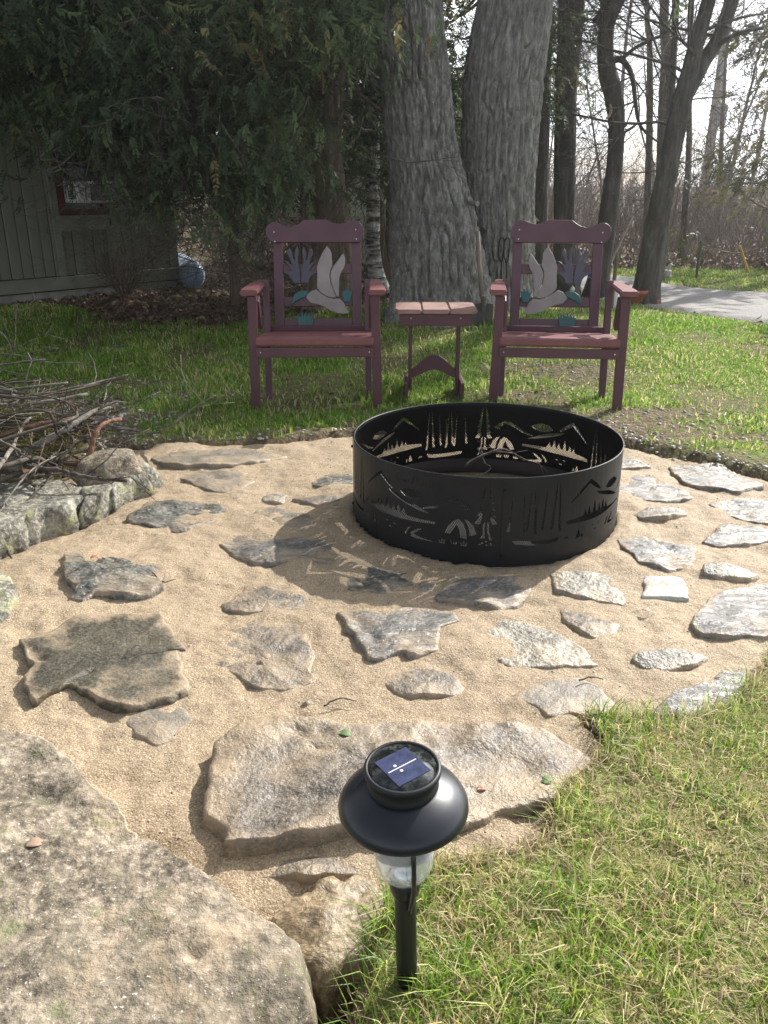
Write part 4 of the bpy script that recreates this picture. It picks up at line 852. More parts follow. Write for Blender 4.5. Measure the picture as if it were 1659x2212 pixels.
L_([(.022, .2535), (.022, .257), (.014, .270), (.003, .276)], 'lens_cone', MAT['reflector'], 32)
for a in (-75, 105):
    ca, sa = math.cos(R(a)), math.sin(R(a)); b = MB()
    b.tube([(ca * .045, sa * .045, .350), (ca * .0455, sa * .0455, .295), (ca * .044, sa * .044, .265), (ca * .034, sa * .034, .232), (ca * .025, sa * .025, .212), (ca * .018, sa * .018, .195)], [.0034] * 6, 8); b.build('strut', MAT['black_plastic'], t, True)

# ------------------------------------------------------------------ trunks and trees
def trunk_pts(tr, Y):
    P = np.array([W(px, py, Y) for px, py, _ in tr]); rad = np.array([pxm(px, py, Y, w_) / 2 for px, py, w_ in tr]); return P, rad
def barky(name, tr, Y, mat, parent, nth=90, dz=.02, amp=.02, ridg=12, rz=3.2, flare=0, seed=0, extra=3.0, zb=-.1):
    P, rad = trunk_pts(tr, Y); o = np.argsort(P[:, 2]); P = P[o]; rad = rad[o]
    d = P[-1] - P[-2]; d /= np.linalg.norm(d); P = np.vstack([[P[0][0], P[0][1], zb], P, P[-1] + d * extra]); rad = np.concatenate([[rad[0] * (1 + flare)], rad, [rad[-1] * .75]])
    if P[1][2] < zb + .02: P = np.delete(P, 1, 0); rad = np.delete(rad, 1)
    zs = np.arange(zb, P[-1][2], dz); zt = 3.4; zs = np.concatenate([zs[zs < zt], np.arange(zt, P[-1][2], .15)])
    cx = np.interp(zs, P[:, 2], P[:, 0]); cy = np.interp(zs, P[:, 2], P[:, 1]); rr = np.interp(zs, P[:, 2], rad)
    ker = np.ones(9) / 9; 
    sm_ = lambda a: np.convolve(np.pad(a, 4, mode='edge'), ker, 'valid'); cx, cy, rr = sm_(cx), sm_(cy), sm_(rr)
    th = np.arange(nth) / nth * 2 * math.pi; R0 = rad.mean()
    TH, Z = np.meshgrid(th, zs); cxx = np.cos(TH); syy = np.sin(TH); rrr = rr[:, None] * np.ones_like(TH)
    a_, b_ = cxx * R0 * ridg, syy * R0 * ridg
    wx = noise(a_ * .6, b_ * .6, Z * 2.2, seed + 40) * .9
    n1 = np.abs(noise(a_ + wx, b_ + wx, Z * rz, seed)); n2 = np.abs(noise(a_ * 2.1 + 7, b_ * 2.1, Z * rz * 2.6, seed + 5)); n3 = noise(a_ * 5, b_ * 5, Z * 22, seed + 9)
    n4 = noise(a_ * 9, b_ * 9, Z * 60, seed + 19); disp = amp * (1.7 * sstep(0, .24, n1) - 1 + .55 * sstep(0, .25, n2) + .4 * n3 + .3 * n4)
    big = .06 * rrr * fbm(cxx * 1.6, syy * 1.6, Z * .9, seed + 11, 3)
    if flare:
        fl = np.exp(-np.maximum(Z - zb - .1, 0) / .28) * flare; big = big + rrr * fl * (.35 + .65 * np.maximum(0, noise(cxx * 2.2, syy * 2.2, 0, seed + 13) + .4))
    rad2 = rrr + big + disp
    V = np.stack([cx[:, None] + cxx * rad2, cy[:, None] + syy * rad2, Z], -1); m_ = len(zs)
    i = np.arange(m_ - 1)[:, None] * nth; j = np.arange(nth)[None]; q = np.stack([i + j, i + (j + 1) % nth, i + nth + (j + 1) % nth, i + nth + j], -1).reshape(-1, 4)
    base = parent.location if parent else (0, 0, 0)
    ob_ = mk(name, V.reshape(-1, 3) - np.array(base), q, mat, parent, smooth=True)
    return ob_, (np.stack([cx, cy, zs], 1), rr)
def grow(S, p, d, L, r, lev, maxlev, rg, up=.15, nch=5, spread=.75, seglen=.28, minr=.0025, droop=0):
    n = max(2, int(L / seglen)); step = L / n; pts = [p]; q = p.copy(); dd = d.copy()
    for i in range(n):
        dd = dd + rg.standard_normal(3) * .16 + np.array([0, 0, up * .12 - droop * .2]); dd /= np.linalg.norm(dd); q = q + dd * step; pts.append(q)
    rs = np.linspace(r, max(minr, r * .35), n + 1)
    for i in range(n): S.append((pts[i], pts[i + 1], rs[i], rs[i + 1]))
    if lev < maxlev:
        for _ in range(nch if lev else nch + 2):
            i = int(rg.integers(max(1, n // 4), n + 1)) if n > 1 else 1; i = min(i, n)
            base = pts[i]; o = rg.standard_normal(3); dv = (pts[i] - pts[i - 1]); dv /= np.linalg.norm(dv); o -= dv * o.dot(dv); o /= np.linalg.norm(o) + 1e-9
            nd = dv * (1 - spread * .5) + o * spread; nd /= np.linalg.norm(nd); grow(S, base, nd, L * rg.uniform(.38, .68), rs[min(i, n)] * rg.uniform(.45, .7), lev + 1, maxlev, rg, up, nch, spread, seglen * .75, minr, droop)
def segs_mesh(S, n=3):
    P0 = np.array([s[0] for s in S]); P1 = np.array([s[1] for s in S]); return segs(P0, P1, np.array([s[2] for s in S]), np.array([s[3] for s in S]), n)
def tree_base(tr, Y): p = W(tr[-1][0], tr[-1][1], Y); z = float(Gz(np.array(p[0]), np.array(Y))); return (p[0], Y, z)
# the twin oak
OY = 6.95
oak = empty('oak_tree', (.45, OY, 0), label='huge twin-stemmed grey oak with furrowed lichened bark behind the side table', cat='tree')
LT = [(872, -60, 134), (878, 0, 133), (890, 100, 134), (897, 180, 135), (909, 300, 132), (927, 400, 145), (937, 480, 166), (948, 600, 184), (952, 660, 200)]
barky('trunk', LT, OY, MAT['oak_bark'], oak, 240, .0135, .026, 22, 3.0, .34, 1)
RT = [(1118, -60, 152), (1112, 0, 153), (1096, 100, 165), (1083, 200, 165), (1078, 300, 155), (1074, 400, 148), (1078, 500, 140), (1078, 600, 130), (1078, 660, 150)]
barky('trunk', RT, OY + .38, MAT['oak_bark'], oak, 230, .0135, .016, 30, 4.5, .25, 21)
b = MB(); q0 = W(1005, 437, OY - .1); q1 = W(1032, 440, OY - .28); b.tube([q0 - [.1, -.2, 0], q0, q1], [.025, .022, .019], 8); o = b.build('branch_stub', MAT['oak_bark'], oak); o.location = -Vector(oak.location)
S = []; rg = np.random.default_rng(11)
for (x0, y0, z0) in ((.3, OY, 5.2), (1.6, OY + .4, 5.4)):
    for k in range(3): grow(S, np.array([x0, y0, z0 - .4 * k]), np.array([rg.uniform(-.8, .8), rg.uniform(-.6, .6), .7]), 3.0, .09, 0, 3, rg, .2, 4, .7, .4, .004)
V, q = segs_mesh(S, 4); mk('limbs', V - np.array(oak.location), q, MAT['oak_bark'], oak)

# nearer traced trees
NEAR = [
 ('bare_tree', [(1174, 100, 34), (1168, 270, 36), (1165, 400, 36), (1163, 520, 38), (1162, 625, 44)], 10.4, 'dark_bark', 'dark slim trunk just right of the twin oak, behind the right chair', 1),
 ('bare_tree', [(1236, -60, 58), (1233, 50, 52), (1230, 100, 50), (1222, 200, 44), (1220, 330, 44), (1219, 450, 43), (1221, 560, 46), (1222, 640, 58)], 9.4, 'dark_bark', 'straight brown trunk rising behind the right chair headboard', 2),
 ('bare_tree', [(1325, -60, 34), (1315, 20, 36), (1307, 90, 33), (1311, 150, 38), (1322, 195, 44), (1331, 230, 38), (1332, 270, 32), (1330, 340, 32), (1319, 420, 35), (1310, 500, 38), (1296, 590, 42), (1283, 652, 56)], 9.0, 'dark_bark', 'crooked dark trunk with a kink and pale scar behind the right chair', 3),
 ('bare_tree', [(1436, -60, 17), (1436, 60, 19), (1440, 120, 20), (1434, 200, 20), (1430, 320, 21), (1427, 430, 22), (1424, 585, 26)], 14.2, 'dark_bark', 'upright grey trunk beyond the driveway seen left of the leaning tree', 4),
 ('bare_tree', [(1398, -20, 9), (1403, 100, 10), (1404, 200, 12), (1402, 330, 13), (1398, 450, 13), (1396, 590, 16)], 14.8, 'dark_bark', 'thin trunk beyond the driveway, closest to the crooked tree', 5),
 ('bare_tree', [(1446, 300, 12), (1441, 400, 20), (1432, 480, 24), (1422, 560, 30), (1413, 613, 36)], 10.9, 'dark_bark', 'leaning dark trunk half hidden behind the forked tree by the driveway', 6),
 ('bare_tree', [(1492, 150, 7), (1486, 350, 9), (1480, 450, 11), (1474, 520, 13), (1470, 590, 17)], 14.0, 'dark_bark', 'slender trunk in the woods right behind the concrete well cover', 7),
]
tri_objs = []
for nm, tr, Yv, mt, lab, sd_ in NEAR:
    bs_ = tree_base(tr, Yv); t = empty(nm, bs_, label=lab, cat='tree', group='bare trees along the driveway')
    tk, (cl, rr) = barky('trunk', tr, Yv, MAT[mt], t, 48, .03, .006, 26, 4.5, .15, sd_ * 3, 4.0, -.05)
    S = []; rg = np.random.default_rng(100 + sd_); idx = np.where(cl[:, 2] > 1.9)[0]
    for _ in range(12):
        i = rg.choice(idx); a = rg.uniform(0, 6.28); dz_ = rg.uniform(.1, .7)
        grow(S, cl[i], np.array([math.cos(a), math.sin(a), dz_]), rg.uniform(.9, 2.3), min(.013, rr[i] * .2), 0, 3, rg, .1, 5, .75, .16, .0014)
    V, q = segs_mesh(S, 3); mk('branches', V - np.array(bs_), q, MAT['wood_twig'], t)
# forked leaning tree
bs_ = tree_base([(1386, 668, 60)], 8.35)
t = empty('forked_tree', bs_, label='leaning dark tree that forks in two beside the gravel driveway', cat='tree', group='bare trees along the driveway')
barky('trunk', [(1514, 60, 26), (1500, 110, 28), (1489, 160, 32), (1476, 210, 40), (1462, 270, 38), (1450, 330, 38), (1436, 400, 42), (1424, 460, 42), (1412, 530, 46), (1400, 600, 50), (1390, 650, 60)], 8.35, MAT['dark_bark'], t, 64, .02, .008, 24, 4, .2, 71, 4.5, -.05)
P = [W(1474, 215, 8.35), W(1500, 172, 8.4), W(1522, 130, 8.45), W(1545, 95, 8.5), W(1566, 50, 8.55), W(1590, -20, 8.6), W(1620, -120, 8.7), W(1660, -300, 8.8)]
b = MB(); b.tube(catmull(P, 5), np.linspace(.075, .045, 36), 12); o = b.build('fork_stem', MAT['dark_bark'], t, True); o.location = -Vector(bs_)
S = []; rg = np.random.default_rng(500); PP = catmull(P, 5)
def limb(S, pts, r0, r1):
    q = catmull(pts, 4); rs = np.linspace(r0, r1, len(q)); [S.append((q[i], q[i + 1], rs[i], rs[i + 1])) for i in range(len(q) - 1)]; return q
for base in (PP[5], PP[9], PP[13], PP[17], PP[22], PP[27], W(1500, 110, 8.35), W(1510, 70, 8.35), W(1450, 330, 8.35), W(1462, 270, 8.35), W(1480, 190, 8.35), W(1535, -60, 8.35), W(1440, 380, 8.35)):
    a = rg.uniform(0, 6.28); grow(S, np.array(base), np.array([math.cos(a), math.sin(a) * .6, rg.uniform(.0, .8)]), rg.uniform(.9, 2.0), .015, 0, 3, rg, .1, 5, .7, .18, .0016)
qq_ = limb(S, [W(1545, 100, 8.5), W(1565, 88, 8.4), W(1600, 70, 8.3), W(1650, 60, 8.2)], .03, .012)
V, q = segs_mesh(S, 4); mk('branches', V - np.array(bs_), q, MAT['dark_bark'], t)
# crooked tree's long drooping limb and snapped scar
cro = [o for o in bpy.data.objects if o.get('label', '').startswith('crooked dark')][0]
S = []; limb(S, [W(1318, 132, 9), W(1345, 130, 8.9), W(1365, 165, 8.8), W(1372, 220, 8.7), W(1380, 265, 8.7), W(1400, 290, 8.6), W(1425, 310, 8.6)], .035, .008)
limb(S, [W(1340, 130, 8.9), W(1370, 105, 8.9), W(1400, 90, 8.9), W(1440, 70, 8.9), W(1480, 40, 8.9)], .02, .008); limb(S, [W(1290, 50, 9), W(1300, 30, 9), W(1315, 10, 9), W(1345, -10, 9)], .05, .03); limb(S, [W(1312, 60, 9), W(1330, 20, 9), W(1350, -20, 9)], .06, .05)
rg = np.random.default_rng(5)
for p in ((1372, 220, 8.7), (1380, 265, 8.7), (1365, 165, 8.8), (1400, 90, 8.9), (1440, 70, 8.9)):
    for _ in range(3): grow(S, W(*p), rg.standard_normal(3) * [1, .5, 1], .9, .009, 1, 3, rg, 0, 4, .7, .2, .0022)
V, q = segs_mesh(S, 5); mk('limb', V - np.array(cro.location), q, MAT['dark_bark'], cro)
b = MB(); b.tube([W(1317, 226, 8.8), W(1320, 215, 8.8), W(1321, 204, 8.8), W(1314, 257 - 20, 8.8)][:3] , .012, 6)
b = MB(); b.tube(catmull([W(1318, 225, 8.76), W(1320, 238, 8.76), W(1316, 250, 8.76), W(1309, 257, 8.76)], 4), [.008 + .006 * math.sin(i / 12 * 3.14) for i in range(13)], 6); o = b.build('pale_scar', MAT['cutwood'], cro); o.location = -Vector(cro.location)
# cedar trunks behind left chair, birch and its neighbours
# woods behind: shared prototypes
protos = []
for k in range(6):
    rg = np.random.default_rng(300 + k); S = []; Hh = rg.uniform(8, 12); n = 12; p = np.array([0., 0, -.1]); d = np.array([rg.uniform(-.08, .08), rg.uniform(-.05, .05), 1.]); r0 = rg.uniform(.06, .13); tp = [p]
    for i in range(n):
        d = d + rg.standard_normal(3) * .04; d[2] = max(d[2], .8); d /= np.linalg.norm(d); p = p + d * Hh / n; tp.append(p.copy())
    rs = np.linspace(r0, .02, n + 1); b = MB(); b.tube(tp, rs, 7); tm = mkmesh('trunk', np.concatenate(b.V), b.Q + b.P, MAT['wood_twig'], True)
    for i in range(1, n + 1):
        for _ in range(3):
            a = rg.uniform(0, 6.28); grow(S, tp[i], np.array([math.cos(a), math.sin(a), rg.uniform(.2, 1.1)]), Hh * rg.uniform(.12, .24), rs[i] * .35, 0, 2, rg, .25, 3, .7, .35, .0035)
    V, q = segs_mesh(S, 3); protos.append((tm, mkmesh('branches', V, q, MAT['wood_twig'])))
def wlabel(x, y, c):
    p = 829.5 + x / (y * .93 + .42) * F
    zone = 'behind the house' if p < 700 else 'around the twin oak' if p < 1190 else 'left of the crooked tree' if p < 1290 else 'between crooked and forked trees' if p < 1440 else 'behind the well cover' if p < 1560 else 'behind the yellow green cedar' if p < 1700 else 'past the right edge'
    return ('slender', 'stout', 'slightly crooked', 'twiggy', 'tall', 'short')[c % 6] + (' leafless tree at the front of the woods ' if y < 24 else ' leafless tree deep in the woods ') + zone
rg = np.random.default_rng(42); placed = []
cnt = 0
while cnt < 48:
    y = rg.uniform(16, 42); x = rg.uniform(-.12 * y, .62 * y)
    if cnt > 39: x = rg.uniform(-.6 * y, -.1 * y)
    if any(math.hypot(x - a, y - b_) < .8 for a, b_ in placed) or (x < 3.2 and y < 16 and x > -3): continue
    placed.append((x, y)); tm, cm = protos[cnt % 6]; g = float(Gz(np.array(x), np.array(y)))
    t = empty('woodland_tree', (x, y, g), rg.uniform(0, 6.28), label=wlabel(x, y, cnt), cat='tree', group='bare trees of the woods behind')
    s = rg.uniform(.28, .6) if cnt % 5 else rg.uniform(.8, 1.1); t.scale = (s, s, s)
    for nm, me in (('trunk', tm), ('branches', cm)): o = bpy.data.objects.new(nm, me); col.objects.link(o); o.parent = t
    cnt += 1
# brushwood understory (stuff)
n = 5600; y = 12.3 + 22 * rng.random(n) ** 1.5; x = rng.uniform(-.2, .65, n) * y; k = (sdist(x, y, DRIVE) < -.8); x, y = x[k], y[k]
left = rng.random(len(x)) < .12; x = np.where(left, -rng.uniform(.05, .55, len(x)) * (y + 2), x); y = np.where(left, y + 2, y)
n = len(x); Hs = rng.uniform(.4, 1.7, n) * np.clip(y / 18, .6, 1.5) * (.6 + .5 * (noise(x * .5, y * .5, 0, 3) + 1)); P = np.stack([x, y, Gz(x, y) - .02], 1); d = np.stack([rng.normal(0, .3, n), rng.normal(0, .3, n), np.ones(n)], 1)
S0, S1, r0_, r1_ = [], [], [], []
for i in range(4):
    d2 = d + rng.normal(0, .28, (n, 3)); P2 = P + d2 * (Hs / 4)[:, None]; S0.append(P); S1.append(P2); r0_.append(np.full(n, .009 * (1 - i * .22)) * y / 16); r1_.append(np.full(n, .009 * (1 - (i + 1) * .22)) * y / 16); 
    sd2 = rng.normal(0, .5, (n, 3)); sd2[:, 2] = np.abs(sd2[:, 2]); S0.append(P2); S1.append(P2 + sd2 * (Hs / 4)[:, None]); r0_.append(np.full(n, .003) * y / 16); r1_.append(np.full(n, .0012) * y / 16); P = P2
V, q = segs(np.concatenate(S0), np.concatenate(S1), np.concatenate(r0_), np.concatenate(r1_), 3)
tag(mk('brushwood', V, q, MAT['wood_twig']), 'tangled leafless brushwood filling the floor of the woods', 'brush', kind='stuff')

# ------------------------------------------------------------------ cedars
def spray_proto(seed):
    rg = np.random.default_rng(seed); V = []; T = []
    def leaf(p, d, L, w_, nrm):
        s = np.cross(d, nrm); s /= np.linalg.norm(s) + 1e-9; b_ = len(V); V.extend([p, p + d * L * .45 + s * w_, p + d * L, p + d * L * .45 - s * w_]); T.append([b_, b_ + 1, b_ + 2, b_ + 3])
    p = np.zeros(3); d = np.array([1., 0, -.1]); n = 8
    for i in range(n):
        d = d + np.array([0, rg.normal(0, .10), -.07]); d /= np.linalg.norm(d); p2 = p + d * .018
        for sg in (-1, 1):
            if rg.random() < .15: continue
            a = np.array([.8, sg * rg.uniform(.35, .8), rg.normal(0, .25)]); a /= np.linalg.norm(a); L = .050 * (1 - i / n * .5) * rg.uniform(.7, 1.2); leaf(p, a, L, .0078, np.array([0, 0, 1.]))
        p = p2
    leaf(p, d, .04, .006, np.array([0, 0, 1.])); return np.array(V), np.array(T)
SP = [spray_proto(i) for i in range(4)]
def foliage(name, parent, centers, outs, per, sig, scale, mat, seed, zsq=.55):
    rg = np.random.default_rng(seed); VV = []; TT = []; RN = []; nn = 0
    for ci, (c, o_) in enumerate(zip(centers, outs)):
        hi = c[2] > 2.9; n = int(per * rg.uniform(.6, 1.3) * (.3 if hi else .8)); V0, T0 = SP[ci % 4]
        pos = c + rg.standard_normal((n, 3)) * np.array([sig, sig, sig * zsq]) * rg.uniform(.6, 1.3)
        d = o_[None] + rg.standard_normal((n, 3)) * .55; d[:, 2] -= .45; d /= np.linalg.norm(d, axis=1)[:, None]
        up = np.array([[0, 0, 1.]]) + rg.standard_normal((n, 3)) * .55; s_ = np.cross(up, d); s_ /= np.linalg.norm(s_, axis=1)[:, None] + 1e-9; u_ = np.cross(d, s_)
        sc = scale * (1.6 if hi else 1.08) * rg.uniform(.6, 1.4, n)[:, None, None]
        X_ = (V0[None, :, 0:1] * d[:, None] + V0[None, :, 1:2] * s_[:, None] + V0[None, :, 2:3] * u_[:, None]) * sc + pos[:, None]
        VV.append(X_.reshape(-1, 3)); TT.append((T0[None] + (np.arange(n) * len(V0))[:, None, None] + nn).reshape(-1, 4)); nn += n * len(V0)
        base = rg.uniform(.1, .8); RN.append(np.repeat(np.clip(base + rg.normal(0, .18, n), 0, 1), len(V0)))
    base = np.array(parent.location)
    return mk(name, np.concatenate(VV) - base, np.concatenate(TT), mat, parent, attr={'rnd': np.concatenate(RN)})
def crown_pts(c, rx, ry, z0, z1, n, seed, shell=.45, taper=.6):
    rg = np.random.default_rng(seed); P = []; O = []
    while len(P) < n:
        v_ = rg.standard_normal(3); v_[2] *= .2; v_ /= np.linalg.norm(v_); tz = rg.random() ** 1.35; z = z0 + (z1 - z0) * tz; k = (1 - taper * tz) * (shell + (1 - shell) * rg.random()); a = math.atan2(v_[1], v_[0])
        x = c[0] + math.cos(a) * rx * k; y = c[1] + math.sin(a) * ry * k; zz = z + .25 * math.sin(a * 3 + seed) - .35 * k * (1 - tz) * rg.random()
        tt = y * math.cos(PITCH) + (CAM_H - zz) * math.sin(PITCH); ppx = 829.5 + x / tt * F
        if y < 8.2 and 790 < ppx < 1240: continue
        if y < 7.9 and 650 < ppx < 765 and zz < 2.2: continue
        P.append(np.array([x, y, zz])); O.append(np.array([math.cos(a), math.sin(a), -.1]))
    return P, O
def mkcedar(loc, label, trk, rx, ry, z0, z1, ncl, per, seed, mat='cedar_leaf', sig=.26, scale=.95, deadl=(), twn=0, trw=None, shell=.45):
    t = empty('cedar_tree', loc, label=label, cat='tree', group='cedar trees')
    if trk: tr, Yv = trk; barky('trunk', tr, Yv, MAT['cedar_bark'], t, 90, .02, .008, 26, 1.2, .25, seed, 3., -.05)
    else:
        b = MB(); b.tube([(0, 0, -.05), (.03, 0, 1.5), (0, .05, 3), (.02, .02, z1 * .95)], [.055, .05, .045, .02], 12); b.build('trunk', MAT['cedar_bark'], t, True)
    P, O = crown_pts(loc, rx, ry, z0, z1, ncl, seed, shell); foliage('crown', t, P, O, per, sig, scale, MAT[mat], seed)
    S = []; rg = np.random.default_rng(seed + 7)
    for c_ in P[::2]:                   # limbs reaching the foliage
        h0 = max(.6, c_[2] + rg.uniform(-.1, .5)); q = limb(S, [np.array([loc[0], loc[1], h0]), np.array([loc[0] * .5 + c_[0] * .5, loc[1] * .5 + c_[1] * .5, (h0 + c_[2]) / 2 - .22]), c_], .022, .006)
    V, q = segs_mesh(S, 4); mk('limbs', V - np.array(loc), q, MAT['cedar_bark'], t)['kind'] = 'stuff'
    return t
CT_ = [(704, 100, 72), (704, 250, 66), (700, 320, 66), (706, 400, 72), (712, 470, 76), (716, 560, 84), (714, 640, 96), (712, 680, 112)]
pA = W(712, 680, 7.75); cA = mkcedar((pA[0], 7.75, .02), 'tall cedar whose bare trunk stands behind the left chair', (CT_, 7.75), 2.0, 1.5, 1.55, 6.5, 150, 66, 5, sig=.27)
cB = mkcedar((-1.45, 8.3, 0), 'dense dark cedar hanging over the middle of the house wall', None, 1.75, 1.75, 1.6, 6.5, 150, 66, 6, sig=.27)
cC = mkcedar((-3.85, 7.0, 0), 'dark cedar at the far left whose boughs hide the house eaves', None, 2.1, 1.4, 2.15, 6.0, 190, 64, 8, sig=.25)
cD = mkcedar((1.2, 10.6, 0), 'light green cedar peeping out between and right of the oak stems', None, 1.15, 1.0, 2.0, 6.0, 60, 46, 9, sig=.22)
cE = mkcedar((.05, 9.6, 0), 'sunlit cedar with boughs low to the ground between left chair and oak', None, 1.1, 1.0, .95, 6, 95, 60, 12, sig=.25)
P, O = crown_pts((1.95, 9.4), 1.2, 1.2, 3.6, 6.6, 60, 33, .2); tB = [o for o in bpy.data.objects if o.get('label', '').startswith('straight brown trunk rising')][0]
foliage('crown', tB, P, O, 46, .30, 1.3, MAT['cedar_leaf'], 33)
P = [W(1178, 60, 9.0), W(1190, 110, 9.0), W(1200, 30, 9.1), W(1215, 150, 9.0), W(1175, 180, 9.1), W(1225, 75, 8.9), W(1180, 240, 9.1), W(1260, 60, 9.0), W(1172, 130, 9.2)]
foliage('low_bough', tB, P, [np.array([.6, -.3, -.3])] * len(P), 26, .12, 1., MAT['cedar_leaf'], 34)
pt_ = empty('shade_pine', (4.9, 10.6, 0), label='tall pine added out of view at the right, its high crown shading the left chair', cat='tree')  # unseen pine, added so that its crown shades the grass by the left chair
b = MB(); b.tube([(0, 0, -.1), (.05, 0, 3), (0, .05, 6.9)], [.13, .10, .03], 14); b.build('trunk', MAT['cedar_bark'], pt_, True)
P, O = crown_pts((4.9, 10.6), .5, .5, 5.6, 6.9, 34, 35, .1); foliage('crown', pt_, P, O, 46, .16, 1.2, MAT['cedar_leaf'], 35)
pF = W(1640, 560, 12.5); cF = mkcedar((pF[0] + .45, 12.5, 0), 'thin yellow green cedar at the right edge of the picture', None, 1.5, 1.3, .9, 6.0, 90, 42, 13, 'cedar_leaf_pale', sig=.30, scale=1.1)
cG = mkcedar((-1.0, 10.8, 0), 'dark cedar filling the gap behind the two nearest cedars', None, 2.4, 1.0, 1.2, 6, 110, 50, 15, sig=.33, scale=1.3)
cH = mkcedar((-4.0, 10.9, 0), 'dark cedar behind the house roof at the far left', None, 2.0, 1.0, 2.4, 6.5, 70, 46, 16, sig=.33, scale=1.3)
# boughs hanging towards the camera, as dense as in the photograph
rg = np.random.default_rng(21)
for par, lo, hi, n_ in ((cC, -60, 260, 62), (cB, 200, 620, 115), (cA, 540, 800, 50)):
    Pq = []; 
    while len(Pq) < n_:
        px = rg.uniform(lo, hi); ylim = 290 if px < 110 else np.interp(px, [110, 230, 330, 420, 600, 640, 830], [280, 330, 450, 490, 470, 130, 110]); py = rg.uniform(-60, ylim); Yq = rg.uniform(6.0, 7.4)
        if px > 650 and rg.random() < .35: continue
        if 100 < px < 240 and py > 290: continue
        Pq.append(W(px, py, Yq))
    foliage('bough', par, Pq, [np.array([rg.normal(0, .6), -.5, -.35]) for _ in Pq], 52, .17, .9, MAT['cedar_leaf'], 50 + n_)['kind'] = 'stuff'
# traced arching dead limbs
def c1(x, y, Y): return W(x * .5, y * .5, Y)
ARCH = [([(205, 560), (225, 660), (270, 730), (330, 775), (400, 815), (460, 838), (560, 850), (640, 828), (700, 770), (745, 690), (790, 610), (850, 540)], 6.1, .007, .024), ([(1130, 370), (1160, 440), (1200, 480), (1240, 470), (1290, 410), (1315, 360)], 6.9, .010, .020),
        ([(560, 395), (640, 360), (700, 330), (790, 320), (880, 290), (940, 235)], 6.3, .008, .022), ([(710, 140), (760, 180), (840, 210), (930, 225), (1000, 215)], 6.2, .007, .016), ([(340, 545), (430, 540), (500, 500), (540, 430)], 5.9, .006, .013),
        ([(540, 630), (600, 600), (630, 560), (700, 575), (800, 560), (870, 520)], 6.2, .006, .012), ([(430, 470), (520, 450), (600, 425), (710, 425)], 5.9, .006, .012), ([(610, 860), (615, 930), (560, 975), (500, 975)], 6.1, .004, .009),
        ([(700, 780), (730, 840), (745, 920), (740, 980)], 6.2, .005, .006), ([(900, 470), (890, 560), (880, 640), (875, 720)], 6.4, .005, .007), ([(1170, 500), (1190, 560), (1215, 640), (1200, 700)], 6.7, .006, .008), ([(160, 725), (230, 740), (300, 730)], 6.0, .005, .009), ([(180, 690), (260, 700), (340, 705), (390, 690)], 6.0, .005, .007),
        ([(590, 0), (620, 40), (650, 80)], 5.9, .006, .008), ([(700, 450), (700, 500), (690, 560)], 6.0, .005, .005)]
for i, (pl_, Yv, r0, r1) in enumerate(ARCH):
    par = cA if min(p[0] for p in pl_) > 850 else (cB if i != 4 else cB); pts = [c1(x, y, Yv + .03 * k) for k, (x, y) in enumerate(pl_)]
    P = catmull(pts, 4); P = P + rng.normal(0, .006, P.shape); b = MB(); b.tube(P, np.linspace(r0, r1, len(P)) * .6, 7); rg = np.random.default_rng(i)
    SS = []
    for _ in range(4):
        k = rg.integers(1, len(P) - 1); grow(SS, P[k], rg.standard_normal(3) * [1, .5, 1] - [0, 0, .6], rg.uniform(.2, .5), .0045, 1, 3, rg, 0, 3, .6, .1, .0018, .3)
    V, q = segs_mesh(SS, 3); b.add(V, quads=q); o = b.build('dead_limb', MAT['twig'], par, True); o.location = -Vector(par.location)
# hanging dead twigs under the cedars
S = []; rg = np.random.default_rng(77)
for _ in range(120):
    px = rg.uniform(340, 700); py = rg.uniform(400, 590) ; Yv = rg.uniform(6.4, 8.6); p = W(px, py, Yv)
    if p[2] < .12: continue
    grow(S, p, np.array([rg.uniform(-1, .4), rg.uniform(-.5, .5), rg.uniform(-.25, .25)]), rg.uniform(.4, .9), .0045, 1, 3, rg, 0, 4, .55, .12, .0014, -.05)
for _ in range(40):
    p = W(rg.uniform(150, 850), rg.uniform(60, 420), rg.uniform(5.9, 7)); grow(S, p, np.array([rg.uniform(-1, 1), rg.uniform(-.4, .4), rg.uniform(-1, -.1)]), rg.uniform(.2, .6), .005, 1, 3, rg, 0, 3, .5, .12, .0018, .2)
V, q = segs_mesh(S, 3); o = mk('dead_twigs', V - np.array(cB.location), q, MAT['twig'], cB); tag(o, kind='stuff')

# birch and neighbours in front of the garage
def simple_tree(name, tr, Yv, mat, label, grp=None, n=20, extra=3.5):
    bs_ = tree_base(tr, Yv); t = empty(name, bs_, label=label, cat='tree', group=grp)
    _, (cl, rr) = barky('trunk', tr, Yv, mat, t, 40, .03, .004, 26, 4, .35, int(tr[0][0]), extra, -.05)
    S = []; rg = np.random.default_rng(int(tr[0][0]))
    for _ in range(8):
        i = rg.integers(len(cl) // 2, len(cl)); a = rg.uniform(0, 6.28); grow(S, cl[i], np.array([math.cos(a), math.sin(a), .5]), rg.uniform(.6, 1.4), .015, 0, 3, rg, .1, 3, .7, .2, .003)
    V, q = segs_mesh(S, 3); mk('branches', V - np.array(bs_), q, MAT['wood_twig'], t)
simple_tree('birch_tree', [(806, 300, 26), (806, 460, 27), (806, 540, 27), (812, 590, 29), (822, 625, 38)], 8.9, MAT['birch'], 'white barked birch trunk with black marks beside the left chair')
simple_tree('bare_tree', [(812, 300, 14), (818, 470, 15), (826, 560, 17), (836, 615, 24), (842, 628, 34)], 9.2, MAT['brown_bark'], 'narrow leaning trunk just right of the birch')
simple_tree('bare_tree', [(846, 300, 22), (849, 470, 24), (852, 560, 26), (853, 612, 30)], 9.9, MAT['brown_bark'], 'straight brown trunk standing against the white garage')

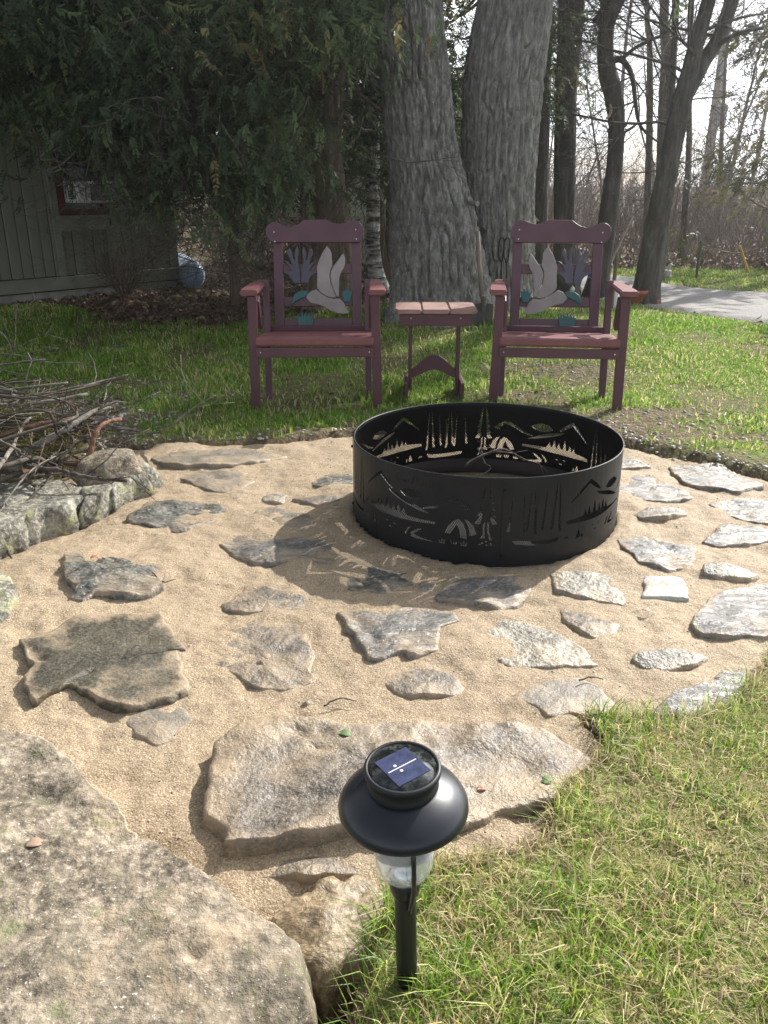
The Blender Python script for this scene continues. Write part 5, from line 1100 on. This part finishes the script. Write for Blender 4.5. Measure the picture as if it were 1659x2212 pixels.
# ------------------------------------------------------------------ house
A0 = D(0, 668); A1 = D(392, 628); 
du = np.array([A1[0] - A0[0], A1[1] - A0[1]]); du /= np.linalg.norm(du); ang = math.atan2(du[1], du[0]); org = A1[:2]; Lh = 5.6
house = empty('house', (org[0], org[1], 0), ang, label='grey green house with vertical board siding under the cedars at the left', cat='house')
# local frame: x runs along the wall towards its right end (0), wall extends to -Lh; y into the house
def hl(px, py):                         # hit of photo ray on wall plane -> local x, z
    d = ray(px, py); nrm = np.array([-du[1], du[0]]); t = (org @ nrm) / (d[:2] @ nrm); p = d * t + np.array([0, 0, CAM_H]); return float((p[:2] - org) @ du), float(p[2])
HH = 2.75
wx0 = hl(121, 420)[0]; wx1 = hl(225, 420)[0]; wz0 = hl(170, 462)[1]; wz1 = hl(170, 350)[1]
board('wall_core', (-Lh / 2, .10, .12 + HH / 2), (Lh, .16, HH), MAT['dark'], house, None, 0)
board('foundation', (-Lh / 2, .12, .05), (Lh - .05, .14, .2), MAT['concrete'], house, None, 0)
board('end_wall', (-.05, 2.0, .12 + HH / 2), (.10, 3.7, HH), MAT['siding'], house, None, 0)
board('skirt_board', (-Lh / 2, -.016, .20), (Lh, .030, .13), MAT['trim'], house, None, .003)
bw = .115; k = 0; x = -.004
proto_full = {}
def siding(x0, x1, z0, z1, dy):
    key = (round(x1 - x0, 3), round(z1 - z0, 3))
    if key in proto_full:
        o = bpy.data.objects.new('siding_board', proto_full[key]); col.objects.link(o); o.parent = house
    else:
        o = board('siding_board', (0, 0, 0), (x1 - x0, .022, z1 - z0), MAT['siding'], house, None, .004, 1); proto_full[key] = o.data
    o.location = ((x0 + x1) / 2, .008 + dy, (z0 + z1) / 2)
while x > -Lh:
    a, b_ = x - bw + .008, x; dy = .006 if k % 2 else -.004
    if b_ > wx0 and a < wx1:
        siding(a, b_, .27, round(wz0 - .12, 3), dy); siding(a, b_, round(wz1 + .09, 3), HH, dy)
    else: siding(a, b_, .27, HH, dy)
    x -= bw; k += 1
xt = hl(118, 420)[0]
board('trim_board', (xt - .03, -.018, .27 + 1.24), (.075, .024, 2.48), MAT['trim'], house, None, .003); board('trim_board', (hl(238, 520)[0], -.018, .27 + (wz0 - .4) / 2), (.075, .024, wz0 - .40), MAT['trim'], house, None, .003)
xw = (wx0 + wx1) / 2; ww = wx1 - wx0; zw = (wz0 + wz1) / 2; hw = wz1 - wz0
win = MB(); win.box((0, -.01, hw / 2 - .02), (ww, .05, .05)); win.box((0, -.01, -hw / 2 + .02), (ww, .05, .05)); win.box((-ww / 2 + .03, -.01, 0), (.06, .05, hw - .09)); win.box((ww / 2 - .03, -.01, 0), (.06, .05, hw - .09))
o = win.build('window', MAT['rust_red'], house); o.location = (xw, 0, zw)
g = MB(); g.box((0, .01, 0), (ww - .12, .01, hw - .09)); g.build('pane', MAT['dark_glass'], o)
g = MB(); g.box((0, -.02, -hw / 2 - .03), (ww + .08, .07, .035)); g.build('sill', MAT['trim'], o)
board('window_apron', (xw, -.02, wz0 - .10), (ww + .02, .02, .12), MAT['trim'], house, None, .002)
board('roof', (-Lh / 2 + .1, 1.2, HH + .72), (Lh + .6, 3.4, .08), MAT['roofing'], house, rotx(R(22)), 0); board('fascia', (-Lh / 2 + .1, -.40, HH + .06), (Lh + .6, .03, .15), MAT['trim'], house, None, 0)
# window air conditioner (hangs in the window: its own thing)
ax0, az0 = hl(140, 438); ax1, az1 = hl(212, 392); aw = ax1 - ax0; ah = az1 - az0
pos = np.array([org[0] + du[0] * (ax0 + aw / 2), org[1] + du[1] * (ax0 + aw / 2), (az0 + az1) / 2])
ac = empty('air_conditioner', pos, ang, label='white window air conditioner sticking out of the red framed house window', cat='air conditioner')
dp = .30
board('case', (0, -dp / 2, 0), (aw, dp, ah), MAT['white_plastic'], ac, None, .012)
b = MB(); b.box((aw * .14, -dp - .003, 0), (aw * .62, .006, ah * .78)); gr_ = b.build('grille', MAT['dark_glass'], ac)
for i in range(5): b = MB(); b.box((aw * .14, -dp - .008, -ah * .30 + i * ah * .15), (aw * .60, .005, .004)); b.build('louver', MAT['door_gray'], gr_)
for i in range(5): b = MB(); b.box((-aw / 2 - .002, -dp * .2 - i * dp * .15, 0), (.006, .012, ah * .6)); b.build('side_vent', MAT['door_gray'], ac)
# propane tank
pt = D(402, 633, 0); rT = pxm(402, 605, pt[1], 46) / 2 * 1.12
tank = empty('propane_tank', (pt[0] - .12, pt[1] + .62, 0), R(-70), label='pale blue propane tank lying beside the house, its rounded end facing out', cat='propane tank')
prof = [(.001, -.78)] + [(rT * math.sin(a), -.56 - .22 * math.cos(a)) for a in np.linspace(.15, math.pi / 2, 8)] + [(rT, .56)] + [(rT * math.cos(a), .56 + .22 * math.sin(a)) for a in np.linspace(.1, math.pi / 2 - .05, 8)] + [(.001, .78)]
b = MB(); b.lathe(prof, 40); V = b.V[0]; b.V[0] = np.stack([V[:, 2], V[:, 0], V[:, 1] * 1.18 + rT + .06], 1); b.build('shell', MAT['tank'], tank, True)
for s in (-.4, .4): board('foot', (s, 0, .04), (.06, rT * 1.3, .08), MAT['tank'], tank, None, .005)


# ------------------------------------------------------------------ garage far behind
gy = 12.6; gx0 = W(745, 540, gy)[0]; gx1 = gx0 + 1.7
gar = empty('garage', (gx0, gy, 0), 0, label='white lap sided garage behind the oak and birch', cat='garage')
board('wall_core', (1.0, 1.55, 1.0), (1.96, 3.0, 2.0), MAT['white_siding'], gar, None, 0)
bmL = None
dx0 = W(873, 560, gy)[0] - gx0
for i in range(17):
    z = .06 + i * .115
    if bmL is None: o = board('siding_board', (0, 0, 0), (dx0 - .02, .016, .112), MAT['white_siding'], gar, rotx(R(-5)), 0); bmL = o.data
    else: o = bpy.data.objects.new('siding_board', bmL); col.objects.link(o); o.parent = gar
    o.location = (dx0 / 2, .035, z + .06)
board('door', (dx0 + .55, .03, .95), (1.0, .04, 1.85), MAT['door_gray'], gar, None, .004); board('door_trim', (dx0 + .01, .02, 1.0), (.07, .05, 2.0), MAT['white_siding'], gar, None, 0)
g = MB(); g.box((1.0, -.12, 2.08), (2.3, .03, .16)); g.build('fascia', MAT['white_siding'], gar)
plate('roof', [(-.25, 2.06), (2.25, 2.06), (2.25, 2.14), (1.0, 2.7), (-.25, 2.14)], -.1, 3.3, MAT['roofing'], gar, None, 0)

# ------------------------------------------------------------------ small things by the oak and drive
def at_ground(px, py, z=0.0): p = D(px, py, z); return p
# shovel
sb = W(1040, 725, 6.45); shv = empty('shovel', (sb[0], 6.45, 0), label='old shovel with weathered wooden handle leaning on the oak', cat='shovel')
b = MB(); b.tube([W(1032, 500, 6.62) , W(1035, 570, 6.57), W(1043, 655, 6.5)], .017, 10); o = b.build('handle', MAT['shovel_wood'], shv, True); o.location = -Vector(shv.location)
pts = []
zt = W(1043, 655, 6.5)[2]; xh = W(1043, 655, 6.5)[0] - shv.location.x
bl_ = plate('blade', [(xh - .085, zt - .0), (xh - .02, zt + .01), (xh + .0, zt + .02), (xh + .02, zt + .01), (xh + .075, zt - .0), (xh + .075, .10), (xh + .03, .0), (xh - .04, .0), (xh - .085, .08)], -.0, .006, MAT['shovel_steel'], shv, rotx(R(0)), .001)
b = MB(); b.tube([(xh, -.004, zt - .06), (xh, .0, zt + .06)], [.02, .021], 8); b.build('socket', MAT['shovel_steel'], shv)
# roasting forks / fire tools on the far side
def tool(px, top, bot, Yv, label, loop=True):
    base = W(px, bot, Yv); t = empty('fire_tool', (base[0], Yv, base[2]), label=label, cat='fire tool', group='fire tools against the oak')
    zt_ = W(px, top, Yv)[2]; b = MB(); h_ = zt_ - base[2]
    b.tube([(0, 0, 0), (.005, .02, h_ * .5), (0, .03, h_ - .16)], .006, 8); b.build('rod', MAT['black_steel'], t, True)
    if loop:
        b = MB(); L = [(-.004, .03, h_ - .17), (-.022, .03, h_ - .12), (-.024, .03, h_ - .03), (-.010, .03, h_), (.008, .03, h_ - .01), (.012, .03, h_ - .06), (.008, .03, h_ - .14), (.002, .03, h_ - .17)]; b.tube(catmull(L, 4), .0055, 8); b.build('handle_loop', MAT['black_steel'], t, True)
tool(1078, 513, 700, 6.2, 'black iron fire tool with a long loop handle leaning by the oak, nearer its trunk'); tool(1089, 514, 705, 6.15, 'black iron fire tool with a loop handle, nearer the right chair')
# garden ornament with blue flower, pipe, planter, spout
p = D(1283, 652); pf = W(1283, 598, 8.4)
orn = empty('flower_ornament', (pf[0], 8.4, 0), label='blue metal flower on a thin stake hanging a glass drop, behind the right chair', cat='ornament')
b = MB(); b.tube([(0, 0, 0), (.01, 0, pf[2] * .5), (0, 0, pf[2])], .004, 6); b.build('stake', MAT['stick_dark'], orn)
for k in range(6):
    a = k * math.pi / 3; b = MB(); c_, s_ = math.cos(a), math.sin(a)
    b.add([(0, -.01, pf[2]), (c_ * .03 - s_ * .016, -.02, pf[2] + s_ * .03 + c_ * .016), (c_ * .062, -.012, pf[2] + s_ * .062), (c_ * .03 + s_ * .016, -.02, pf[2] + s_ * .03 - c_ * .016)], quads=[[0, 1, 2, 3]]); o = b.build('petal', MAT['blue'], orn)
    o.modifiers.new('thick', 'SOLIDIFY').thickness = .003
b = MB(); b.lathe([(.001, -.03), (.02, -.015), (.026, 0), (.018, .018), (.003, .035)], 16, (-.20, 0, pf[2] - .12)); b.build('glass_drop', MAT['glassball'], orn, True)
b = MB(); b.tube(catmull([(0, 0, pf[2] - .0), (-.08, 0, pf[2] + .05), (-.18, 0, pf[2] + .01), (-.20, 0, pf[2] - .08)], 4), .003, 6); b.build('hook', MAT['stick_dark'], orn)
pp = D(1325, 695); b = MB(); b.lathe([(.026, -.05), (.026, W(1325, 618, pp[1])[2]), (.023, W(1325, 618, pp[1])[2]), (.023, .2)], 20, (0, 0, 0)); o = b.build('pipe', MAT['pvc'], None, True); o.location = (pp[0], pp[1], 0); tag(o, 'upright white plastic pipe in the grass beside the right armrest', 'pipe')
p3 = D(1317, 700); b = MB(); zt_ = W(1317, 545, p3[1])[2]; b.tube([(0, 0, -.05), (.0, .0, zt_ * .5), (.006, 0, zt_ - .05), (.004, 0, zt_)], [.017, .017, .018, .012], 8); o = b.build('post', MAT['cedar_bark'], None, True); o.location = (p3[0], p3[1], 0); tag(o, 'short rough wooden post behind the right chair', 'post')
pq = D(1366, 670); pot = empty('planter', (pq[0], pq[1], 0), label='low terracotta planter at the foot of the forked tree', cat='planter')
b = MB(); b.lathe([(.09, 0), (.14, .17), (.15, .17), (.15, .20), (.135, .20), (.125, .17), (.08, .03)], 28, close=False); b.build('pot', MAT['terracotta'], pot, True); b = MB(); b.lathe([(.001, .15), (.125, .15)], 28, close=False); b.build('soil', MAT['ash'], pot)
pq = D(1416, 672); o_ = empty('terracotta_spout', (pq[0], pq[1], 0), label='tiny terracotta cup on a short stem at the driveway edge', cat='marker')
b = MB(); b.lathe([(.012, 0), (.012, .06), (.02, .07), (.03, .11), (.026, .11)], 16); b.build('cup', MAT['terracotta'], o_, True); b = MB(); b.box((0, 0, .113), (.065, .02, .012)); b.build('rim_bar', MAT['terracotta'], o_)
# well cover
pw = D(1448, 607); well = empty('well_cover', (pw[0], pw[1] + .3, 0), label='round concrete well cover with white caps at the edge of the woods', cat='well cover')
wr = pxm(1448, 600, pw[1], 34) / 2; b = MB(); b.lathe([(wr, -.05), (wr, .095), (wr * .97, .108), (.005, .11)], 32); b.build('ring_wall', MAT['concrete'], well, True)
b = MB(); b.lathe([(.020, .10), (.020, .15), (.024, .15), (.024, .165), (.004, .168)], 16, (-.025, 0, 0)); b.build('pipe_cap', MAT['pvc'], well, True); b = MB(); b.lathe([(.017, 0), (.017, .05), (.004, .055)], 16, (.055, -wr - .02, 0)); b.build('cleanout_cap', MAT['pvc'], well, True)
b = MB(); b.tube(catmull([(wr * .6, 0, .10), (wr * .6, 0, .155), (wr * .75, 0, .175), (wr * 1.0, 0, .165)], 4), .016, 12); b.build('vent_elbow', MAT['transformer'], well, True)
pi_ = D(1503, 606); zt_ = W(1503, 520, pi_[1])[2]; b = MB(); b.tube([(0, 0, -.05), (0, 0, zt_)], .017, 8); b.box((0, 0, zt_ * .6), (.05, .01, .03)); o = b.build('iron_post', MAT['shovel_steel']); o.location = (pi_[0], pi_[1], 0); tag(o, 'thin dark iron stake at the edge of the woods right of the well cover', 'post')
pi_ = D(1618, 592); pt_ = W(1598, 530, pi_[1]); b = MB(); b.tube([(0, 0, 0), (pt_[0] - pi_[0], 0, pt_[2])], .018, 8); o = b.build('guy_wire_guard', MAT['yellow']); o.location = tuple(pi_); tag(o, 'slanting yellow guy wire guard at the edge of the woods', 'marker')
p0 = W(1333, 540, 9.6); p1 = W(1368, 465, 9.6); b = MB(); b.tube([p0 - p0, p1 - p0], .010, 6); o = b.build('leaning_pole', MAT['pole_wood']); o.location = tuple(p0); 
b = None
p2 = p0 + (p0 - p1) * .9; me = MB(); me.tube([np.array([p2[0], 9.6, max(0, p2[2])]) - p0, p1 - p0], .011, 6); bpy.data.objects.remove(o); o = me.build('leaning_pole', MAT['pole_wood']); o.location = tuple(p0); tag(o, 'pale thin pole leaning behind the right armchair', 'pole')
# utility pole with transformer
up_ = W(1534, 300, 27); pol = empty('utility_pole', (up_[0], 27, 0), label='pale utility pole with a transformer seen through the bare trees', cat='utility pole')
b = MB(); b.tube([(0, 0, -.2), (.06, 0, 5), (.10, 0, 9)], [.15, .13, .11], 12); b.build('pole', MAT['pole_wood'], pol, True)
zt_ = W(1536, 250, 26.6)[2]; b = MB(); b.lathe([(.14, -.28), (.15, -.26), (.15, .22), (.165, .24), (.16, .29), (.05, .31)], 24, (.14, -.28, zt_)); tfm = b.build('transformer', MAT['transformer'], pol, True)
b = MB(); b.lathe([(.03, .3), (.035, .34), (.02, .40), (.012, .44)], 12, (.14, -.28, zt_)); b.build('bushing', MAT['transformer'], tfm, True)
b = MB(); b.box((.05, -.14, zt_ + .1), (.06, .2, .05)); b.build('bracket', MAT['shovel_steel'], pol)
# unseen round shrub added at the right to cast shade on the lawn
shp = np.array([4.12, 7.0, 0.]); t = empty('shade_shrub', shp, label='rounded evergreen shrub added out of view at the right to shade the lawn', cat='shrub')
Pc = []; Oc = []; rg = np.random.default_rng(3)
for _ in range(70):
    v_ = rg.standard_normal(3); v_ /= np.linalg.norm(v_); v_[2] = abs(v_[2]); Pc.append(shp + v_ * [.52, .52, 1.3] * rg.uniform(.3, 1)); Oc.append(v_)
foliage('crown', t, Pc, Oc, 26, .14, 1.0, MAT['cedar_leaf'], 4, 1.); b = MB(); b.tube([(0, 0, -.05), (0, 0, .8)], [.05, .03], 10); b.build('trunk', MAT['cedar_bark'], t)
# red twiggy shrub at the house
S = []; rg = np.random.default_rng(9); sp = np.array([*D(385, 645)[:2], 0.]) + [-.55, -.1, 0]
for _ in range(26): grow(S, sp, np.array([rg.uniform(-1, 1), rg.uniform(-.5, .5), 1.1]), rg.uniform(.4, .8), .006, 1, 3, rg, .2, 4, .5, .12, .0016)
V, q = segs_mesh(S, 3); t = mk('twiggy_shrub', V, q, MAT['brown_bark'], origin=sp); tag(t, 'leafless reddish shrub against the house wall left of the propane tank', 'shrub')

# ------------------------------------------------------------------ brush pile
GR = 'cut branches heaped at the left edge of the patio'
TB = [
 ([(-60, 838, 3.9), (0, 846, 3.9), (45, 862, 3.85), (90, 880, 3.85), (110, 893, 3.85), (190, 908, 3.8), (260, 925, 3.75), (330, 935, 3.75), (360, 925, 3.7), (420, 880, 3.7), (465, 855, 3.65)], .014, .003, 'stick_gray', 'longest grey branch arching over the top of the brush pile', 5, False),
 ([(56, 1010, 2.95), (30, 1008, 3.0), (-10, 1000, 3.1), (-90, 985, 3.2)], .021, .024, 'stick_gray', 'thick branch with a freshly cut pale end at the front of the pile', 0, True),
 ([(22, 1003, 3.0), (70, 968, 3.05), (110, 945, 3.1), (165, 912, 3.2), (205, 888, 3.3), (240, 880, 3.4)], .017, .007, 'stick_gray', 'lichened grey branch crossing the middle of the brush pile', 3, False),
 ([(140, 1000, 3.1), (178, 998, 3.1), (195, 975, 3.12), (205, 940, 3.15), (225, 915, 3.2), (262, 905, 3.3)], .013, .008, 'stick_red', 'rough reddish brown branch lying in front of the loaf shaped stone', 1, False),
 ([(52, 1008, 2.93), (120, 1015, 2.93), (150, 1022, 2.9), (210, 1034, 2.9), (275, 1038, 2.9)], .010, .007, 'stick_dark', 'straight dark branch resting on the flat edging stones', 3, False),
 ([(-40, 955, 3.2), (40, 930, 3.2), (90, 915, 3.25), (150, 905, 3.3), (178, 903, 3.3)], .012, .007, 'stick_red', 'smooth salmon coloured branch across the brush pile', 1, False),
 ([(75, 885, 3.6), (80, 930, 3.5), (120, 960, 3.4), (160, 985, 3.3), (190, 1000, 3.2)], .008, .005, 'stick_gray', 'bent pale branch dropping from the top of the brush pile', 2, False),
 ([(78, 882, 3.6), (105, 920, 3.45), (140, 950, 3.35), (150, 975, 3.3)], .007, .004, 'stick_gray', 'pale straight stick sloping down the middle of the brush pile', 1, False),
 ([(170, 910, 3.6), (185, 940, 3.55), (190, 970, 3.5)], .013, .012, 'stick_dark', 'short dark upright branch at the back of the brush pile', 0, False),
 ([(0, 1172, 2.55), (25, 1205, 2.5), (50, 1222, 2.48), (75, 1230, 2.47)], .004, .002, 'stick_dark', 'thin black twig hanging over the edging stone onto the sand', 0, False),
 ([(-30, 1090, 2.85), (20, 1092, 2.85), (52, 1090, 2.85), (50, 1085, 2.9)], .006, .004, 'stick_dark', 'short dark stick lying flat on the edging stone', 0, False),
 ([(-80, 770, 4.3), (20, 765, 4.3), (100, 782, 4.3), (170, 785, 4.3), (215, 800, 4.3)], .005, .0018, 'stick_gray', 'thin bare twig reaching right above the brush pile', 4, False),
 ([(-60, 700, 4.2), (5, 720, 4.2), (30, 760, 4.2), (35, 680, 4.2), (40, 655, 4.2)], .005, .0018, 'stick_gray', 'thin upright twig at the left edge over the shaded grass', 4, False),
 ([(-30, 790, 4.2), (30, 805, 4.2), (90, 815, 4.2), (150, 832, 4.2)], .004, .0016, 'stick_gray', 'low thin twig over the grass above the brush pile', 3, False),
]
for pts, r0, r1, mt, lab, sd2, cut in TB:
    stick('branch', [W(a, b_, c_) for a, b_, c_ in pts], r0, r1, MAT[mt], lab, GR, 8, sd2, cut=cut)
rg = np.random.default_rng(88)
for i in range(88):
    lay = rg.random(); px = rg.uniform(-260, 200); Yv = rg.uniform(2.95, 3.75); x0 = W(px, 950, Yv)[0]; hmax = .14 + .16 * np.clip(1 - abs(x0 + 1.9) / .75, 0, 1)
    z = .10 + (hmax - .02) * lay; a = rg.normal(0.0, .55) + (math.pi if rg.random() < .5 else 0); L = rg.uniform(.35, 1.0); dz = rg.normal(0, .06)
    c_ = np.array([x0, Yv, z]); dv = np.array([math.cos(a), math.sin(a), dz]); bn = rg.normal(0, .03, 3)
    pts = [c_ - dv * L / 2, c_ - dv * L * .2 + bn, c_ + dv * L * .2 + bn * .5, c_ + dv * L / 2 + rg.normal(0, .03, 3)]
    pts = [np.array([min(q[0], -1.22 - .1 * rg.random()), q[1], max(q[2], .06)]) for q in pts]
    r = rg.choice([.004, .006, .009, .013], p=[.35, .35, .2, .1]); mt = ['stick_dark', 'stick_gray', 'stick_dark', 'twig', 'stick_red'][rg.choice(5, p=[.46, .12, .12, .22, .08])]
    stick('branch', pts, r, r * .55, MAT[mt], {'stick_dark': 'dark', 'stick_gray': 'pale grey', 'twig': 'brown', 'stick_red': 'reddish'}[mt] + (' thick' if r > .008 else ' thin') + ' stick ' + ('atop' if lay > .66 else 'midway in' if lay > .33 else 'low in') + ' the brush pile, ' + ('front' if Yv < 3.3 else 'back') + (' right end' if px > 40 else ' left side'), GR, 6, int(rg.integers(0, 4)))
# a few single leaves and twigs lying about
MAT['leaf_red'] = simple('leaf_red', (.34, .13, .06), .6); MAT['leaf_pink'] = simple('leaf_pink', (.30, .20, .14), .6); MAT['leaf_green'] = simple('leaf_green', (.07, .12, .03), .6)
def one_leaf(px, py, z, sz, a, mat, label):
    c = D(px, py, z); c[2] = z; n_ = 7; V = []; F_ = []
    for k in range(n_ + 1):
        t = k / n_; w_ = sz * .34 * math.sin(math.pi * min(.98, t * .92 + .04)) ** .8 * (1 + .15 * (k % 2)); x_ = (t - .5) * sz; h_ = .012 * math.sin(t * 3.1) * sz / .05 * .3
        V += [(x_, -w_, h_ + w_ * .35), (x_, 0, h_), (x_, w_, h_ + w_ * .3)]
    for k in range(n_): b_ = k * 3; F_ += [[b_, b_ + 3, b_ + 4, b_ + 1], [b_ + 1, b_ + 4, b_ + 5, b_ + 2]]
    o = mk('leaf', V, F_, MAT[mat]); o.location = tuple(c + [0, 0, .002]); o.rotation_euler = (0, .08, a); o.modifiers.new('thick', 'SOLIDIFY').thickness = .0006; tag(o, label, 'leaf')
one_leaf(1040, 1706, .028, .022, .4, 'leaf_red', 'small rusty red leaf on the largest flagstone right of the solar light')
one_leaf(75, 1826, .074, .032, .3, 'leaf_pink', 'pinkish dry leaf lying on the huge pale boulder')
one_leaf(745, 1588, .030, .030, -.2, 'leaf_green', 'small green leaf on the largest flagstone behind the solar light')
one_leaf(1182, 1688, .022, .030, 1.0, 'leaf_green', 'dark green leaf at the grass edge beside the largest flagstone')
one_leaf(575, 1420, .010, .028, 2.0, 'leaf_pink', 'pale dry leaf on the broad tan flagstone')
one_leaf(205, 1205, .030, .030, .9, 'leaf_red', 'brown leaf on the rough black and grey flagstone')
one_leaf(1395, 1320, .010, .026, 2.4, 'leaf_pink', 'pale dry leaf on the sand above the small white flagstone')
for pts, lab in (([(700, 1530), (735, 1518), (770, 1522)], 'thin dry twig on the sand behind the largest flagstone'), ([(330, 1250), (352, 1262), (380, 1258)], 'thin dry twig on the sand beside the rough dark flagstone'), ([(1250, 1480), (1275, 1470), (1302, 1476)], 'thin dry twig on the sand above the smooth fawn flagstone')):
    stick('twig', [np.append(D(a_, b2)[:2], .016 + float(Sz(*D(a_, b2)[:2]))) for a_, b2 in pts], .0022, .0012, MAT['stick_dark'], lab, None, 5, 0, cat='twig', jit=.002)
# pine needles
def needles(c, n, label, rad=.14):
    P0 = np.tile(c, (n, 1)) + rng.normal(0, .03, (n, 3)); d = rng.standard_normal((n, 3)) + [.3, -.3, .1]; d /= np.linalg.norm(d, axis=1)[:, None]; P1 = P0 + d * rng.uniform(.6, 1, (n, 1)) * rad
    V, q = segs(P0, P1, .0011, .0005, 3); tag(mk('pine_sprig', V, q, MAT['needle'], attr={'rnd': np.repeat(rng.random(n), 6)}, origin=c), label, 'pine sprig', 'pine sprigs in the brush pile')
for (a, b_, c_, lab) in ((88, 925, 3.4, 'yellow green pine sprig in the upper middle of the brush pile'), (20, 915, 3.5, 'yellow pine sprig at the left edge of the brush pile'), (120, 975, 3.2, 'green pine needle tuft low in the brush pile beside the lichened branch'), (60, 985, 3.15, 'green pine needle tuft just above the sawn branch end'), (-60, 950, 3.3, 'pine sprig beyond the left edge of the brush pile')):
    needles(W(a, b_, c_), 150, lab)


bpy.context.view_layer.update()

hb = MB(); hb.box((0, 24, 6.5), (80, 60, 15.4)); hz = hb.build('haze', None)  # haze volume added to stand in for lens glare at the upper right
hm = bpy.data.materials.new('haze'); hm.use_nodes = True; hn = hm.node_tree; hn.nodes.clear(); ho = hn.nodes.new('ShaderNodeOutputMaterial'); hv = hn.nodes.new('ShaderNodeVolumePrincipled')
hv.inputs['Density'].default_value = .0024; hv.inputs['Anisotropy'].default_value = .72; hv.inputs['Color'].default_value = (.92, .94, .96, 1); hn.links.new(hv.outputs[0], ho.inputs['Volume'])
hz.data.materials.append(hm); tag(hz, 'thin bright haze added in place of lens glare between the yard and the woods', kind='stuff')
bpy.context.view_layer.update()
